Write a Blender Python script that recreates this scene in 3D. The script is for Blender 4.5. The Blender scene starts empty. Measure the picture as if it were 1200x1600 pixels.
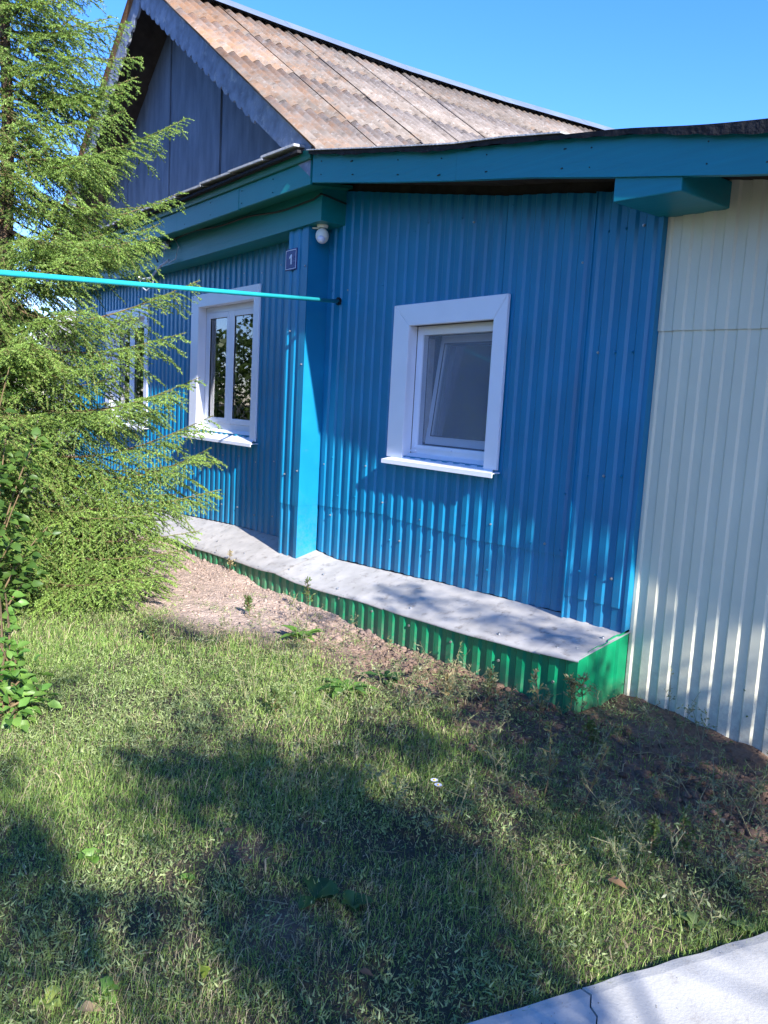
import bpy, math, random
import numpy as np
from mathutils import Vector, Matrix
random.seed(7); rng = np.random.default_rng(11)
S = bpy.context.scene
C = S.collection

# ------------------------------------------------------------------ camera, sky, sun, exposure
CAMZ = 1.65
CM = np.array([[0.606, 0.794, 0.054], [0.135, -0.035, -0.990], [-0.784, 0.607, -0.128]])
F = 1250.0
_r = Vector(CM[2]); _r.normalize()
_x = Vector(CM[0]); _x = (_x - _r * _x.dot(_r)).normalized()
_y = _r.cross(_x).normalized()            # down
cam_d = bpy.data.cameras.new('camera')
cam = bpy.data.objects.new('camera', cam_d); C.objects.link(cam)
cam.matrix_world = Matrix(((_x.x, -_y.x, -_r.x, 0), (_x.y, -_y.y, -_r.y, 0), (_x.z, -_y.z, -_r.z, CAMZ), (0, 0, 0, 1)))
cam_d.sensor_fit = 'VERTICAL'; cam_d.sensor_height = 24; cam_d.sensor_width = 18
cam_d.lens = 24 * F / 1600.0
cam_d.clip_end = 1000; cam_d.clip_start = .05
S.camera = cam

SUN = Vector((1.0, -0.165, 0.585)).normalized()
world = bpy.data.worlds.new('World'); S.world = world; world.use_nodes = True
nt = world.node_tree; nt.nodes.clear()
sky = nt.nodes.new('ShaderNodeTexSky'); sky.sky_type = 'NISHITA'; sky.sun_disc = False
sky.sun_elevation = math.asin(SUN.z); sky.sun_rotation = math.atan2(SUN.x, SUN.y)
sky.air_density = 1.0; sky.dust_density = 0.2; sky.ozone_density = 2.5; sky.altitude = 100
bg = nt.nodes.new('ShaderNodeBackground'); bg.inputs['Strength'].default_value = 0.135
wo = nt.nodes.new('ShaderNodeOutputWorld')
hs = nt.nodes.new('ShaderNodeHueSaturation'); hs.inputs['Saturation'].default_value = 1.3
mt_ = nt.nodes.new('ShaderNodeMix'); mt_.data_type = 'RGBA'; mt_.blend_type = 'MULTIPLY'; mt_.inputs[0].default_value = 1; mt_.inputs[7].default_value = (.84, .86, 1.22, 1)
nt.links.new(sky.outputs[0], hs.inputs['Color']); nt.links.new(hs.outputs[0], mt_.inputs[6]); nt.links.new(mt_.outputs[2], bg.inputs[0]); nt.links.new(bg.outputs[0], wo.inputs[0])
sl = bpy.data.lights.new('sun', 'SUN'); sl.energy = 5.0; sl.angle = math.radians(0.53); sl.color = (1.0, 0.95, 0.89)
so = bpy.data.objects.new('sun', sl); C.objects.link(so); so.location = (6, -3, 9)
so.rotation_euler = SUN.to_track_quat('Z', 'Y').to_euler()
S.view_settings.view_transform = 'Standard'; S.view_settings.look = 'None'
S.view_settings.gamma = 1; S.view_settings.use_curve_mapping = False
S.view_settings.exposure = 1.4
S.cycles.max_bounces = 6; S.cycles.transparent_max_bounces = 6
S.cycles.use_denoising = True

# ------------------------------------------------------------------ helpers
def ray(px, py):
    return CM.T @ np.array([(px - 600) / F, (py - 800) / F, 1.0])
def on_ground(px, py, z=0.0):
    r = ray(px, py); t = (z - CAMZ) / r[2]; return np.array([r[0] * t, r[1] * t, z])
def on_wall(px, py, y=4.0):
    r = ray(px, py); t = y / r[1]; return np.array([r[0] * t, y, CAMZ + r[2] * t])

class MB:
    """collects geometry for one mesh"""
    def __init__(s): s.v = []; s.f = []; s.smooth = False
    def quad(s, a, b, c, d):
        n = len(s.v); s.v += [a, b, c, d]; s.f.append((n, n + 1, n + 2, n + 3))
    def poly(s, pts):
        n = len(s.v); s.v += list(pts); s.f.append(tuple(range(n, n + len(pts))))
    def hexa(s, p):   # p: 8 corners, bottom 4 then top 4
        n = len(s.v); s.v += [tuple(q) for q in p]
        for f in ((3, 2, 1, 0), (4, 5, 6, 7), (0, 1, 5, 4), (1, 2, 6, 5), (2, 3, 7, 6), (3, 0, 4, 7)):
            s.f.append(tuple(n + i for i in f))
    def box(s, x0, x1, y0, y1, z0, z1):
        s.hexa([(x0, y0, z0), (x1, y0, z0), (x1, y1, z0), (x0, y1, z0), (x0, y0, z1), (x1, y0, z1), (x1, y1, z1), (x0, y1, z1)])
    def tube(s, pts, rad, n=6, caps=True):
        pts = [Vector(p) for p in pts]; k = len(s.v)
        if not hasattr(rad, '__len__'): rad = [rad] * len(pts)
        for i, p in enumerate(pts):
            d = (pts[min(i + 1, len(pts) - 1)] - pts[max(i - 1, 0)]).normalized()
            u = d.cross(Vector((0, 0, 1)) if abs(d.z) < .9 else Vector((1, 0, 0))).normalized(); w = d.cross(u)
            for j in range(n):
                a = 2 * math.pi * j / n
                s.v.append(tuple(p + (u * math.cos(a) + w * math.sin(a)) * rad[i]))
        for i in range(len(pts) - 1):
            for j in range(n):
                a = k + i * n + j; b = k + i * n + (j + 1) % n
                s.f.append((a, b, b + n, a + n))
        if caps:
            s.f.append(tuple(k + j for j in range(n))[::-1]); e = k + (len(pts) - 1) * n
            s.f.append(tuple(e + j for j in range(n)))
    def ball(s, c, r, nu=12, nv=8):
        k = len(s.v); r = r if hasattr(r, '__len__') else (r, r, r)
        for i in range(nv + 1):
            t = math.pi * i / nv
            for j in range(nu):
                a = 2 * math.pi * j / nu
                s.v.append((c[0] + r[0] * math.sin(t) * math.cos(a), c[1] + r[1] * math.sin(t) * math.sin(a), c[2] + r[2] * math.cos(t)))
        for i in range(nv):
            for j in range(nu):
                s.f.append((k + i * nu + j, k + (i + 1) * nu + j, k + (i + 1) * nu + (j + 1) % nu, k + i * nu + (j + 1) % nu))
    def build(s, name, mat, parent=None, bevel=0, smooth=False, **props):
        me = bpy.data.meshes.new(name); me.from_pydata([tuple(map(float, q)) for q in s.v], [], s.f); me.update()
        me.materials.append(mat)
        if smooth:
            me.polygons.foreach_set('use_smooth', [True] * len(me.polygons))
        o = bpy.data.objects.new(name, me); C.objects.link(o)
        if parent is not None: o.parent = parent
        if bevel:
            b = o.modifiers.new('bevel', 'BEVEL'); b.width = bevel; b.segments = 2; b.limit_method = 'ANGLE'
        for k, v in props.items(): o[k] = v
        return o

def np_mesh(name, V, Fc, mat, col=None, parent=None, smooth=False, **props):
    """V (n,3), Fc (m,3 or 4) arrays"""
    me = bpy.data.meshes.new(name); V = np.asarray(V, np.float32); Fc = np.asarray(Fc, np.int32); k = Fc.shape[1]
    me.vertices.add(len(V)); me.vertices.foreach_set('co', V.ravel())
    me.loops.add(Fc.size); me.loops.foreach_set('vertex_index', Fc.ravel())
    me.polygons.add(len(Fc)); me.polygons.foreach_set('loop_start', np.arange(0, Fc.size, k, dtype=np.int32))
    me.polygons.foreach_set('loop_total', np.full(len(Fc), k, np.int32))
    if smooth: me.polygons.foreach_set('use_smooth', np.ones(len(Fc), bool))
    me.update(calc_edges=True)
    if col is not None:
        a = me.color_attributes.new('Col', 'FLOAT_COLOR', 'POINT')
        c4 = np.ones((len(V), 4), np.float32); c4[:, :3] = col; a.data.foreach_set('color', c4.ravel())
    me.materials.append(mat)
    o = bpy.data.objects.new(name, me); C.objects.link(o)
    if parent is not None: o.parent = parent
    for kk, v in props.items(): o[kk] = v
    return o

def thing(name, label, cat, loc=(0, 0, 0), group=None):
    o = bpy.data.objects.new(name, None); C.objects.link(o); o.location = loc; o.empty_display_size = .1
    o['label'] = label; o['category'] = cat
    if group: o['group'] = group
    bpy.context.view_layer.update()
    return o
def tag(o, label, cat, group=None):
    o['label'] = label; o['category'] = cat
    if group: o['group'] = group
    return o

# ------------------------------------------------------------------ materials
def mat(name, col, rough=.6, spec=.4, metal=0.0, noise=.12, nscale=6, bump=0.0, bscale=30, hue=None, coat=0, streak=None, dirt=None, splash=None):
    m = bpy.data.materials.new(name); m.use_nodes = True; t = m.node_tree; b = t.nodes['Principled BSDF']
    b.inputs['Roughness'].default_value = rough; b.inputs['Specular IOR Level'].default_value = spec
    b.inputs['Metallic'].default_value = metal
    if coat: b.inputs['Coat Weight'].default_value = coat; b.inputs['Coat Roughness'].default_value = .2
    tc = t.nodes.new('ShaderNodeTexCoord'); mp = t.nodes.new('ShaderNodeMapping'); t.links.new(tc.outputs['Object'], mp.inputs[0])
    if streak: mp.inputs['Scale'].default_value = streak
    n = t.nodes.new('ShaderNodeTexNoise'); n.inputs['Scale'].default_value = nscale; n.inputs['Detail'].default_value = 6
    t.links.new(mp.outputs[0], n.inputs['Vector'])
    r = t.nodes.new('ShaderNodeValToRGB'); r.color_ramp.elements[0].position = .3; r.color_ramp.elements[1].position = .72
    c2 = hue or col
    r.color_ramp.elements[0].color = (*[c * (1 - noise) for c in col], 1); r.color_ramp.elements[1].color = (*[min(1, c * (1 + noise)) for c in c2], 1)
    t.links.new(n.outputs['Fac'], r.inputs[0]); last = r.outputs[0]
    if dirt:   # (colour, scale, threshold)
        n2 = t.nodes.new('ShaderNodeTexNoise'); n2.inputs['Scale'].default_value = dirt[1]; n2.inputs['Detail'].default_value = 8; n2.inputs['Roughness'].default_value = .7
        t.links.new(mp.outputs[0], n2.inputs['Vector'])
        r2 = t.nodes.new('ShaderNodeValToRGB'); r2.color_ramp.elements[0].position = dirt[2]; r2.color_ramp.elements[1].position = dirt[2] + .12
        r2.color_ramp.elements[0].color = (0, 0, 0, 1); r2.color_ramp.elements[1].color = (dirt[3],) * 3 + (1,)
        t.links.new(n2.outputs['Fac'], r2.inputs[0])
        mx = t.nodes.new('ShaderNodeMix'); mx.data_type = 'RGBA'; t.links.new(r2.outputs[0], mx.inputs[0]); t.links.new(last, mx.inputs[6])
        mx.inputs[7].default_value = (*dirt[0], 1); last = mx.outputs[2]
    if splash:   # mud and dust thrown up on the lowest part: (colour, top z, height, amount)
        sp_ = t.nodes.new('ShaderNodeSeparateXYZ'); t.links.new(tc.outputs['Object'], sp_.inputs[0])
        m1 = t.nodes.new('ShaderNodeMapRange'); m1.inputs[1].default_value = splash[1]; m1.inputs[2].default_value = splash[1] - splash[2]; t.links.new(sp_.outputs[2], m1.inputs[0])
        n4 = t.nodes.new('ShaderNodeTexNoise'); n4.inputs['Scale'].default_value = 26; n4.inputs['Detail'].default_value = 9; n4.inputs['Roughness'].default_value = .75; t.links.new(tc.outputs['Object'], n4.inputs['Vector'])
        m2 = t.nodes.new('ShaderNodeMapRange'); m2.inputs[1].default_value = .38; m2.inputs[2].default_value = .75; t.links.new(n4.outputs['Fac'], m2.inputs[0])
        m3 = t.nodes.new('ShaderNodeMath'); m3.operation = 'MULTIPLY'; t.links.new(m1.outputs[0], m3.inputs[0]); t.links.new(m2.outputs[0], m3.inputs[1])
        m4 = t.nodes.new('ShaderNodeMath'); m4.operation = 'MULTIPLY'; m4.inputs[1].default_value = splash[3]; t.links.new(m3.outputs[0], m4.inputs[0])
        mx2 = t.nodes.new('ShaderNodeMix'); mx2.data_type = 'RGBA'; t.links.new(m4.outputs[0], mx2.inputs[0]); t.links.new(last, mx2.inputs[6]); mx2.inputs[7].default_value = (*splash[0], 1); last = mx2.outputs[2]
    t.links.new(last, b.inputs['Base Color'])
    rr = t.nodes.new('ShaderNodeMapRange'); rr.inputs[3].default_value = rough - .08; rr.inputs[4].default_value = min(1, rough + .1)
    t.links.new(n.outputs['Fac'], rr.inputs[0]); t.links.new(rr.outputs[0], b.inputs['Roughness'])
    if bump:
        n3 = t.nodes.new('ShaderNodeTexNoise'); n3.inputs['Scale'].default_value = bscale; n3.inputs['Detail'].default_value = 5
        t.links.new(mp.outputs[0], n3.inputs['Vector'])
        bp = t.nodes.new('ShaderNodeBump'); bp.inputs['Strength'].default_value = bump; bp.inputs['Distance'].default_value = .02
        t.links.new(n3.outputs['Fac'], bp.inputs['Height']); t.links.new(bp.outputs[0], b.inputs['Normal'])
    return m

def leaf_mat(name, rough=.5, trans=.35, spec=.35, tint=(1, 1, 1)):
    m = bpy.data.materials.new(name); m.use_nodes = True; t = m.node_tree; b = t.nodes['Principled BSDF']; out = t.nodes['Material Output']
    a = t.nodes.new('ShaderNodeAttribute'); a.attribute_name = 'Col'
    t.links.new(a.outputs['Color'], b.inputs['Base Color']); b.inputs['Roughness'].default_value = rough; b.inputs['Specular IOR Level'].default_value = spec
    tr = t.nodes.new('ShaderNodeBsdfTranslucent')
    mu = t.nodes.new('ShaderNodeMix'); mu.data_type = 'RGBA'; mu.blend_type = 'MULTIPLY'; mu.inputs[0].default_value = 1
    t.links.new(a.outputs['Color'], mu.inputs[6]); mu.inputs[7].default_value = (1.3, 1.25, .6, 1)
    t.links.new(mu.outputs[2], tr.inputs['Color'])
    mx = t.nodes.new('ShaderNodeMixShader'); mx.inputs[0].default_value = trans
    t.links.new(b.outputs[0], mx.inputs[1]); t.links.new(tr.outputs[0], mx.inputs[2]); t.links.new(mx.outputs[0], out.inputs[0])
    return m
def attr_mat(name, rough=.9, bump=.4, bscale=60, spec=.2, mult_noise=True):
    m = bpy.data.materials.new(name); m.use_nodes = True; t = m.node_tree; b = t.nodes['Principled BSDF']
    a = t.nodes.new('ShaderNodeAttribute'); a.attribute_name = 'Col'
    tc = t.nodes.new('ShaderNodeTexCoord'); n = t.nodes.new('ShaderNodeTexNoise'); n.inputs['Scale'].default_value = 22; n.inputs['Detail'].default_value = 9; n.inputs['Roughness'].default_value = .7
    t.links.new(tc.outputs['Object'], n.inputs['Vector'])
    mr = t.nodes.new('ShaderNodeMapRange'); mr.inputs[1].default_value = .25; mr.inputs[2].default_value = .75; mr.inputs[3].default_value = .6; mr.inputs[4].default_value = 1.4
    t.links.new(n.outputs['Fac'], mr.inputs[0])
    mu = t.nodes.new('ShaderNodeMix'); mu.data_type = 'RGBA'; mu.blend_type = 'MULTIPLY'; mu.inputs[0].default_value = 1
    t.links.new(a.outputs['Color'], mu.inputs[6]); t.links.new(mr.outputs[0], mu.inputs[7]); t.links.new(mu.outputs[2], b.inputs['Base Color'])
    b.inputs['Roughness'].default_value = rough; b.inputs['Specular IOR Level'].default_value = spec
    n3 = t.nodes.new('ShaderNodeTexNoise'); n3.inputs['Scale'].default_value = bscale; n3.inputs['Detail'].default_value = 8
    t.links.new(tc.outputs['Object'], n3.inputs['Vector'])
    bp = t.nodes.new('ShaderNodeBump'); bp.inputs['Strength'].default_value = bump; bp.inputs['Distance'].default_value = .03
    t.links.new(n3.outputs['Fac'], bp.inputs['Height']); t.links.new(bp.outputs[0], b.inputs['Normal'])
    return m

M = {}
M['blue'] = mat('blue_painted_steel', (.003, .172, .330), .34, .5, noise=.12, nscale=2.5, bump=.18, bscale=3.0, dirt=((.10, .17, .26), 7, .62, .25), splash=((.20, .20, .20), .85, .55, .28))
M['cream'] = mat('cream_painted_steel', (.64, .62, .47), .36, .5, noise=.05, nscale=2.5, bump=.10, bscale=3.0, dirt=((.36, .33, .27), 5, .66, .35), splash=((.28, .23, .18), .55, .55, .8))
M['green'] = mat('green_painted_steel', (.001, .190, .078), .36, .5, noise=.12, nscale=4, bump=.08, bscale=5, dirt=((.10, .14, .09), 9, .66, .3), splash=((.22, .17, .13), .16, .16, .7))
M['teal'] = mat('teal_oil_paint', (.003, .190, .235), .42, .45, noise=.07, nscale=5, bump=.10, bscale=14, streak=(.35, 3, 8), dirt=((.05, .07, .07), 20, .70, .6))
M['teal_bounce'] = mat('teal_paint_green_bounce', (.003, .185, .195), .42, .45, noise=.07, nscale=5, bump=.10, bscale=14, streak=(.35, 3, 8), dirt=((.05, .07, .07), 20, .70, .6))  # same teal paint with greenish bounce light mixed into the colour
M['teal_underlit'] = mat('teal_paint_lawn_bounce', (.004, .140, .110), .42, .45, noise=.07, nscale=5, bump=.10, bscale=14, streak=(.5, 3, 6))  # teal with green lawn bounce painted in, for the eave underside
M['gable'] = mat('weathered_blue_grey_boards', (.11, .145, .205), .85, .2, noise=.16, nscale=4, hue=(.14, .18, .24), bump=.5, bscale=18, streak=(2, 2, .5), dirt=((.20, .22, .28), 7, .62, .5))
M['barge'] = mat('peeling_blue_grey_paint', (.215, .25, .325), .85, .2, noise=.3, nscale=9, bump=.6, bscale=25, dirt=((.46, .46, .46), 6, .55, .8))
M['soffit'] = mat('old_dark_timber', (.040, .034, .030), .9, .15, noise=.35, nscale=7, bump=.5, bscale=20)
M['white'] = mat('white_vinyl', (.76, .79, .86), .35, .5, noise=.02, nscale=4, dirt=((.55, .54, .52), 12, .70, .3))
M['gasket'] = mat('black_rubber', (.015, .015, .017), .6)
M['galv'] = mat('dull_galvanised_sheet', (.42, .40, .375), .62, .3, metal=.05, noise=.16, nscale=7, bump=.12, bscale=9, dirt=((.20, .18, .16), 13, .55, .75))
M['ridge'] = mat('bright_galvanised_ridge', (.26, .31, .38), .40, .5, metal=.5, noise=.08, nscale=3)
M['felt'] = mat('black_roofing_felt', (.022, .022, .025), .9, .2, noise=.3, nscale=20, bump=.6, bscale=30)
M['slate'] = mat('grey_slate_strip', (.42, .42, .42), .85, .2, noise=.25, nscale=14, bump=.3, bscale=40)
M['steel'] = mat('zinc_screw', (.42, .42, .43), .35, .5, metal=.8, noise=.1)
M['pipe'] = mat('turquoise_pipe_paint', (.02, .36, .40), .38, .5, noise=.08, nscale=9)
M['sign'] = mat('enamel_blue', (.008, .014, .15), .25, .5, noise=.04)
M['signw'] = mat('enamel_white', (.72, .74, .85), .3, .5, noise=.02)
M['plastic'] = mat('ivory_plastic', (.78, .76, .66), .3, .5, noise=.03)
M['black'] = mat('black_plastic', (.012, .012, .014), .45)
M['cable'] = mat('painted_cable', (.006, .022, .024), .5)
M['greycable'] = mat('grey_wire', (.45, .50, .55), .5)
M['concrete'] = mat('pale_concrete', (.40, .395, .37), .85, .25, noise=.14, nscale=4, bump=.12, bscale=120, dirt=((.27, .25, .22), 14, .56, .6))
M['concside'] = mat('damp_concrete_edge', (.16, .15, .13), .9, .2, noise=.3, nscale=12, bump=.6, bscale=30)
M['bark'] = mat('spruce_bark', (.11, .075, .05), .9, .2, noise=.35, nscale=20, bump=.6, bscale=30)
M['twig'] = mat('tan_twig', (.15, .105, .055), .8, .2, noise=.25, nscale=20)
M['dark'] = mat('unlit_room_black', (.02, .02, .022), .9)  # near-black that stands in for the shade inside the room
M['curtain'] = mat('net_curtain', (.80, .80, .82), .9, noise=.08, nscale=3, streak=(20, 20, .3))
M['straw'] = mat('weed_stem', (.24, .22, .12), .8, .2, noise=.2, nscale=20)
M['pane_brightener'] = mat('pane_brightener_blue', (.50, .62, .80), .9, .1, noise=.03, nscale=2)  # pale blue-grey for the sheet added to brighten the tilted pane
M['neigh'] = mat('pale_old_slate', (.40, .39, .38), .9, .2, noise=.2, nscale=8)
M['needle'] = leaf_mat('spruce_needles', .5, .22)
M['leaf'] = leaf_mat('leaf', .42, .35, .4)
M['grass'] = leaf_mat('grass_blades', .55, .35, .25)
M['soil'] = attr_mat('soil', .95, 1.0, 42)
M['clod'] = attr_mat('soil_clod', .95, .6, 80)

def glass_mat():
    m = bpy.data.materials.new('window_glass'); m.use_nodes = True; t = m.node_tree; t.nodes.clear()
    out = t.nodes.new('ShaderNodeOutputMaterial'); mx = t.nodes.new('ShaderNodeMixShader'); tr = t.nodes.new('ShaderNodeBsdfTransparent')
    gl = t.nodes.new('ShaderNodeBsdfGlossy'); gl.inputs['Roughness'].default_value = .015; fr = t.nodes.new('ShaderNodeFresnel'); fr.inputs[0].default_value = 1.55
    tr.inputs[0].default_value = (.80, .85, .85, 1)
    ma = t.nodes.new('ShaderNodeMath'); ma.operation = 'MULTIPLY_ADD'; ma.inputs[1].default_value = 1.6; ma.inputs[2].default_value = .06; ma.use_clamp = True
    t.links.new(fr.outputs[0], ma.inputs[0]); t.links.new(ma.outputs[0], mx.inputs[0]); t.links.new(tr.outputs[0], mx.inputs[1]); t.links.new(gl.outputs[0], mx.inputs[2]); t.links.new(mx.outputs[0], out.inputs[0])
    return m
M['glass'] = glass_mat()
def screen_mat():
    m = bpy.data.materials.new('insect_mesh'); m.use_nodes = True; t = m.node_tree; b = t.nodes['Principled BSDF']; out = t.nodes['Material Output']
    b.inputs['Base Color'].default_value = (.25, .31, .40, 1); b.inputs['Roughness'].default_value = .7
    tr = t.nodes.new('ShaderNodeBsdfTransparent'); mx = t.nodes.new('ShaderNodeMixShader'); mx.inputs[0].default_value = .42
    t.links.new(tr.outputs[0], mx.inputs[1]); t.links.new(b.outputs[0], mx.inputs[2]); t.links.new(mx.outputs[0], out.inputs[0])
    return m
M['screen'] = screen_mat()

def roof_mat():
    m = bpy.data.materials.new('old_corrugated_slate'); m.use_nodes = True; t = m.node_tree; b = t.nodes['Principled BSDF']
    b.inputs['Roughness'].default_value = .92; b.inputs['Specular IOR Level'].default_value = .15
    tc = t.nodes.new('ShaderNodeTexCoord'); oi = t.nodes.new('ShaderNodeObjectInfo')
    def noise(sc, det=8, ro=.65, scale=None):
        mp = t.nodes.new('ShaderNodeMapping'); t.links.new(tc.outputs['Object'], mp.inputs[0])
        if scale: mp.inputs['Scale'].default_value = scale
        n = t.nodes.new('ShaderNodeTexNoise'); n.inputs['Scale'].default_value = sc; n.inputs['Detail'].default_value = det; n.inputs['Roughness'].default_value = ro
        t.links.new(mp.outputs[0], n.inputs['Vector']); return n.outputs['Fac']
    def ramp(fac, a, bb, ca, cb):
        r = t.nodes.new('ShaderNodeValToRGB'); r.color_ramp.elements[0].position = a; r.color_ramp.elements[1].position = bb
        r.color_ramp.elements[0].color = (*ca, 1); r.color_ramp.elements[1].color = (*cb, 1); t.links.new(fac, r.inputs[0]); return r.outputs[0]
    def mix(f, a, bb, mode='MIX'):
        x = t.nodes.new('ShaderNodeMix'); x.data_type = 'RGBA'; x.blend_type = mode
        for s_, v in ((0, f), (6, a), (7, bb)):
            if hasattr(v, 'node'): t.links.new(v, x.inputs[s_])
            else: x.inputs[s_].default_value = v
        return x.outputs[2]
    base = ramp(noise(4), .3, .7, (.125, .103, .086), (.265, .228, .198))
    pale = ramp(noise(20, 7), .56, .68, (0, 0, 0), (.7, .7, .7))
    c = mix(pale, base, (.34, .32, .30, 1))
    dk = ramp(noise(11, 8, .7, (1, .5, 1)), .55, .70, (0, 0, 0), (.75, .75, .75))
    c = mix(dk, c, (.042, .035, .03, 1))
    # orange lichen, thick along the gable end and towards the ridge
    sep = t.nodes.new('ShaderNodeSeparateXYZ'); t.links.new(tc.outputs['Object'], sep.inputs[0])
    g1 = t.nodes.new('ShaderNodeMapRange'); g1.inputs[1].default_value = 3.4; g1.inputs[2].default_value = 6.2; g1.inputs[3].default_value = .22; g1.inputs[4].default_value = -.03
    t.links.new(sep.outputs[1], g1.inputs[0])
    g2 = t.nodes.new('ShaderNodeMapRange'); g2.inputs[1].default_value = -9.5; g2.inputs[2].default_value = -6.2; g2.inputs[3].default_value = .05; g2.inputs[4].default_value = -.10
    t.links.new(sep.outputs[0], g2.inputs[0])
    ad = t.nodes.new('ShaderNodeMath'); ad.operation = 'ADD'; t.links.new(g1.outputs[0], ad.inputs[0]); t.links.new(g2.outputs[0], ad.inputs[1])
    ad2 = t.nodes.new('ShaderNodeMath'); ad2.operation = 'ADD'; t.links.new(ad.outputs[0], ad2.inputs[0]); t.links.new(noise(6, 9, .7), ad2.inputs[1])
    li = ramp(ad2.outputs[0], .52, .80, (0, 0, 0), (.62, .62, .62))
    c = mix(li, c, (.30, .145, .060, 1))
    hv = t.nodes.new('ShaderNodeMapRange'); hv.inputs[3].default_value = .70; hv.inputs[4].default_value = 1.2; t.links.new(oi.outputs['Random'], hv.inputs[0])
    c = mix(1.0, c, hv.outputs[0], 'MULTIPLY')
    t.links.new(c, b.inputs['Base Color'])
    bp = t.nodes.new('ShaderNodeBump'); bp.inputs['Strength'].default_value = .5; bp.inputs['Distance'].default_value = .01
    t.links.new(noise(70, 6), bp.inputs['Height']); t.links.new(bp.outputs[0], b.inputs['Normal'])
    return m
M['roof'] = roof_mat()

# ------------------------------------------------------------------ ground and path
def lerp_tab(tab):
    xs = np.array([p[0] for p in tab]); ys = np.array([p[1] for p in tab]); return lambda x: np.interp(x, xs, ys)
_ph = rng.uniform(0, 6.28, (14, 2)); _fr = rng.normal(0, 1, (14, 2))
def wob(x, y, f):      # smooth pseudo noise, -1..1
    s = 0
    for i in range(14):
        s = s + np.sin(_fr[i, 0] * x * f + _fr[i, 1] * y * f + _ph[i, 0])
    return s / 5.0
dirt_line = lerp_tab([(-14, 1.5), (-9, 1.85), (-7, 2.0), (-6.3, 2.1), (-5.3, 2.3), (-4.9, 2.65), (-4.2, 2.88), (-3.5, 2.86), (-2.7, 2.68), (-2, 2.85), (-1, 3.0), (4, 3.1)])
PATH_E = lambda y: -1.362 + .243 * (y - 1.448) + .0015 * np.sin(9 * y) + .003 * np.sin(31 * y + 1)
BARE = [on_ground(430, 1440), on_ground(620, 1130), on_ground(820, 1120), on_ground(380, 1330), on_ground(800, 1240)]
def bareness(x, y):    # 0 lawn .. 1 bare soil
    d = (y - dirt_line(x)) + .16 * wob(x, y, 3.2) + .07 * wob(x + 9, y, 9)
    b = np.clip(.5 + d / .45, 0, 1)
    b = b * np.where(x > -3.1, .80 + .2 * np.clip(wob(x, y, 8), -1, 1), 1)
    for g, r in zip(BARE, (.16, .2, .3, .10, .18)):
        b = np.maximum(b, np.clip(1.15 - np.hypot(x - g[0], y - g[1]) / r + .3 * wob(x, y, 11), 0, 1) * .72)
    return b
def ground_z(x, y):
    z = .018 * wob(x, y, 1.7) + .010 * wob(x + 3, y, 6)
    near = np.exp(-((y - 3.42) / .22) ** 2) * ((x < -2.6) * (x > -9)) + np.exp(-((y - 3.85) / .3) ** 2) * (x >= -2.75) * 1.0
    z = z + near * np.where(x < -2.75, -.022 + .018 * wob(x, y, 5), .03 + .03 * wob(x, y, 5))
    b = bareness(x, y)
    z = z + b * (.006 * wob(x, y, 17) + .004 * wob(x - 4, y + 2, 33)) * np.where(x > -5, 2.0, 1.0)
    z = np.where(x > PATH_E(y) + .01, np.minimum(z, -.03), z)
    return z
def build_ground():
    xs = np.concatenate([[-300, -120, -60, -35, -22, -16], np.arange(-13, -7.5, .06), np.arange(-7.5, .6, .026), np.arange(.6, 3, .2), [4, 6, 9, 14, 25, 60, 150, 300]])
    ys = np.concatenate([[-300, -120, -50, -25, -12, -6, -3], np.arange(-1.5, .3, .12), np.arange(.3, 4.25, .026), [4.6, 6, 9, 14, 25, 60, 150, 300]])
    X, Y = np.meshgrid(xs, ys); Z = ground_z(X, Y)
    far = (np.abs(X) > 14) | (Y < -2) | (Y > 5)
    Z = np.where(far, -.02, Z)
    V = np.stack([X, Y, Z], -1).reshape(-1, 3); nx = len(xs); ny = len(ys)
    i, j = np.meshgrid(np.arange(nx - 1), np.arange(ny - 1)); a = (j * nx + i).ravel()
    Fc = np.stack([a, a + 1, a + 1 + nx, a + nx], -1)
    b = bareness(X, Y)[..., None]; n1 = wob(X, Y, 2.5)[..., None]; n2 = wob(X + 5, Y - 2, 8)[..., None]
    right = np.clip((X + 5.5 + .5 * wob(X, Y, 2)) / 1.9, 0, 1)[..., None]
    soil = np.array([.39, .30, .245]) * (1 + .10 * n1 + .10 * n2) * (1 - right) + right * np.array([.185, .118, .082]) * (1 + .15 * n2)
    gap_thatch = np.array([.070, .060, .038]) * (1 + .15 * n2)  # dead grass layer, darkened to paint shade into gaps between blades
    col = np.clip(soil * b + gap_thatch * (1 - b), .01, 1).reshape(-1, 3)
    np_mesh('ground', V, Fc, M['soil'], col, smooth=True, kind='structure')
build_ground()

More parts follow.
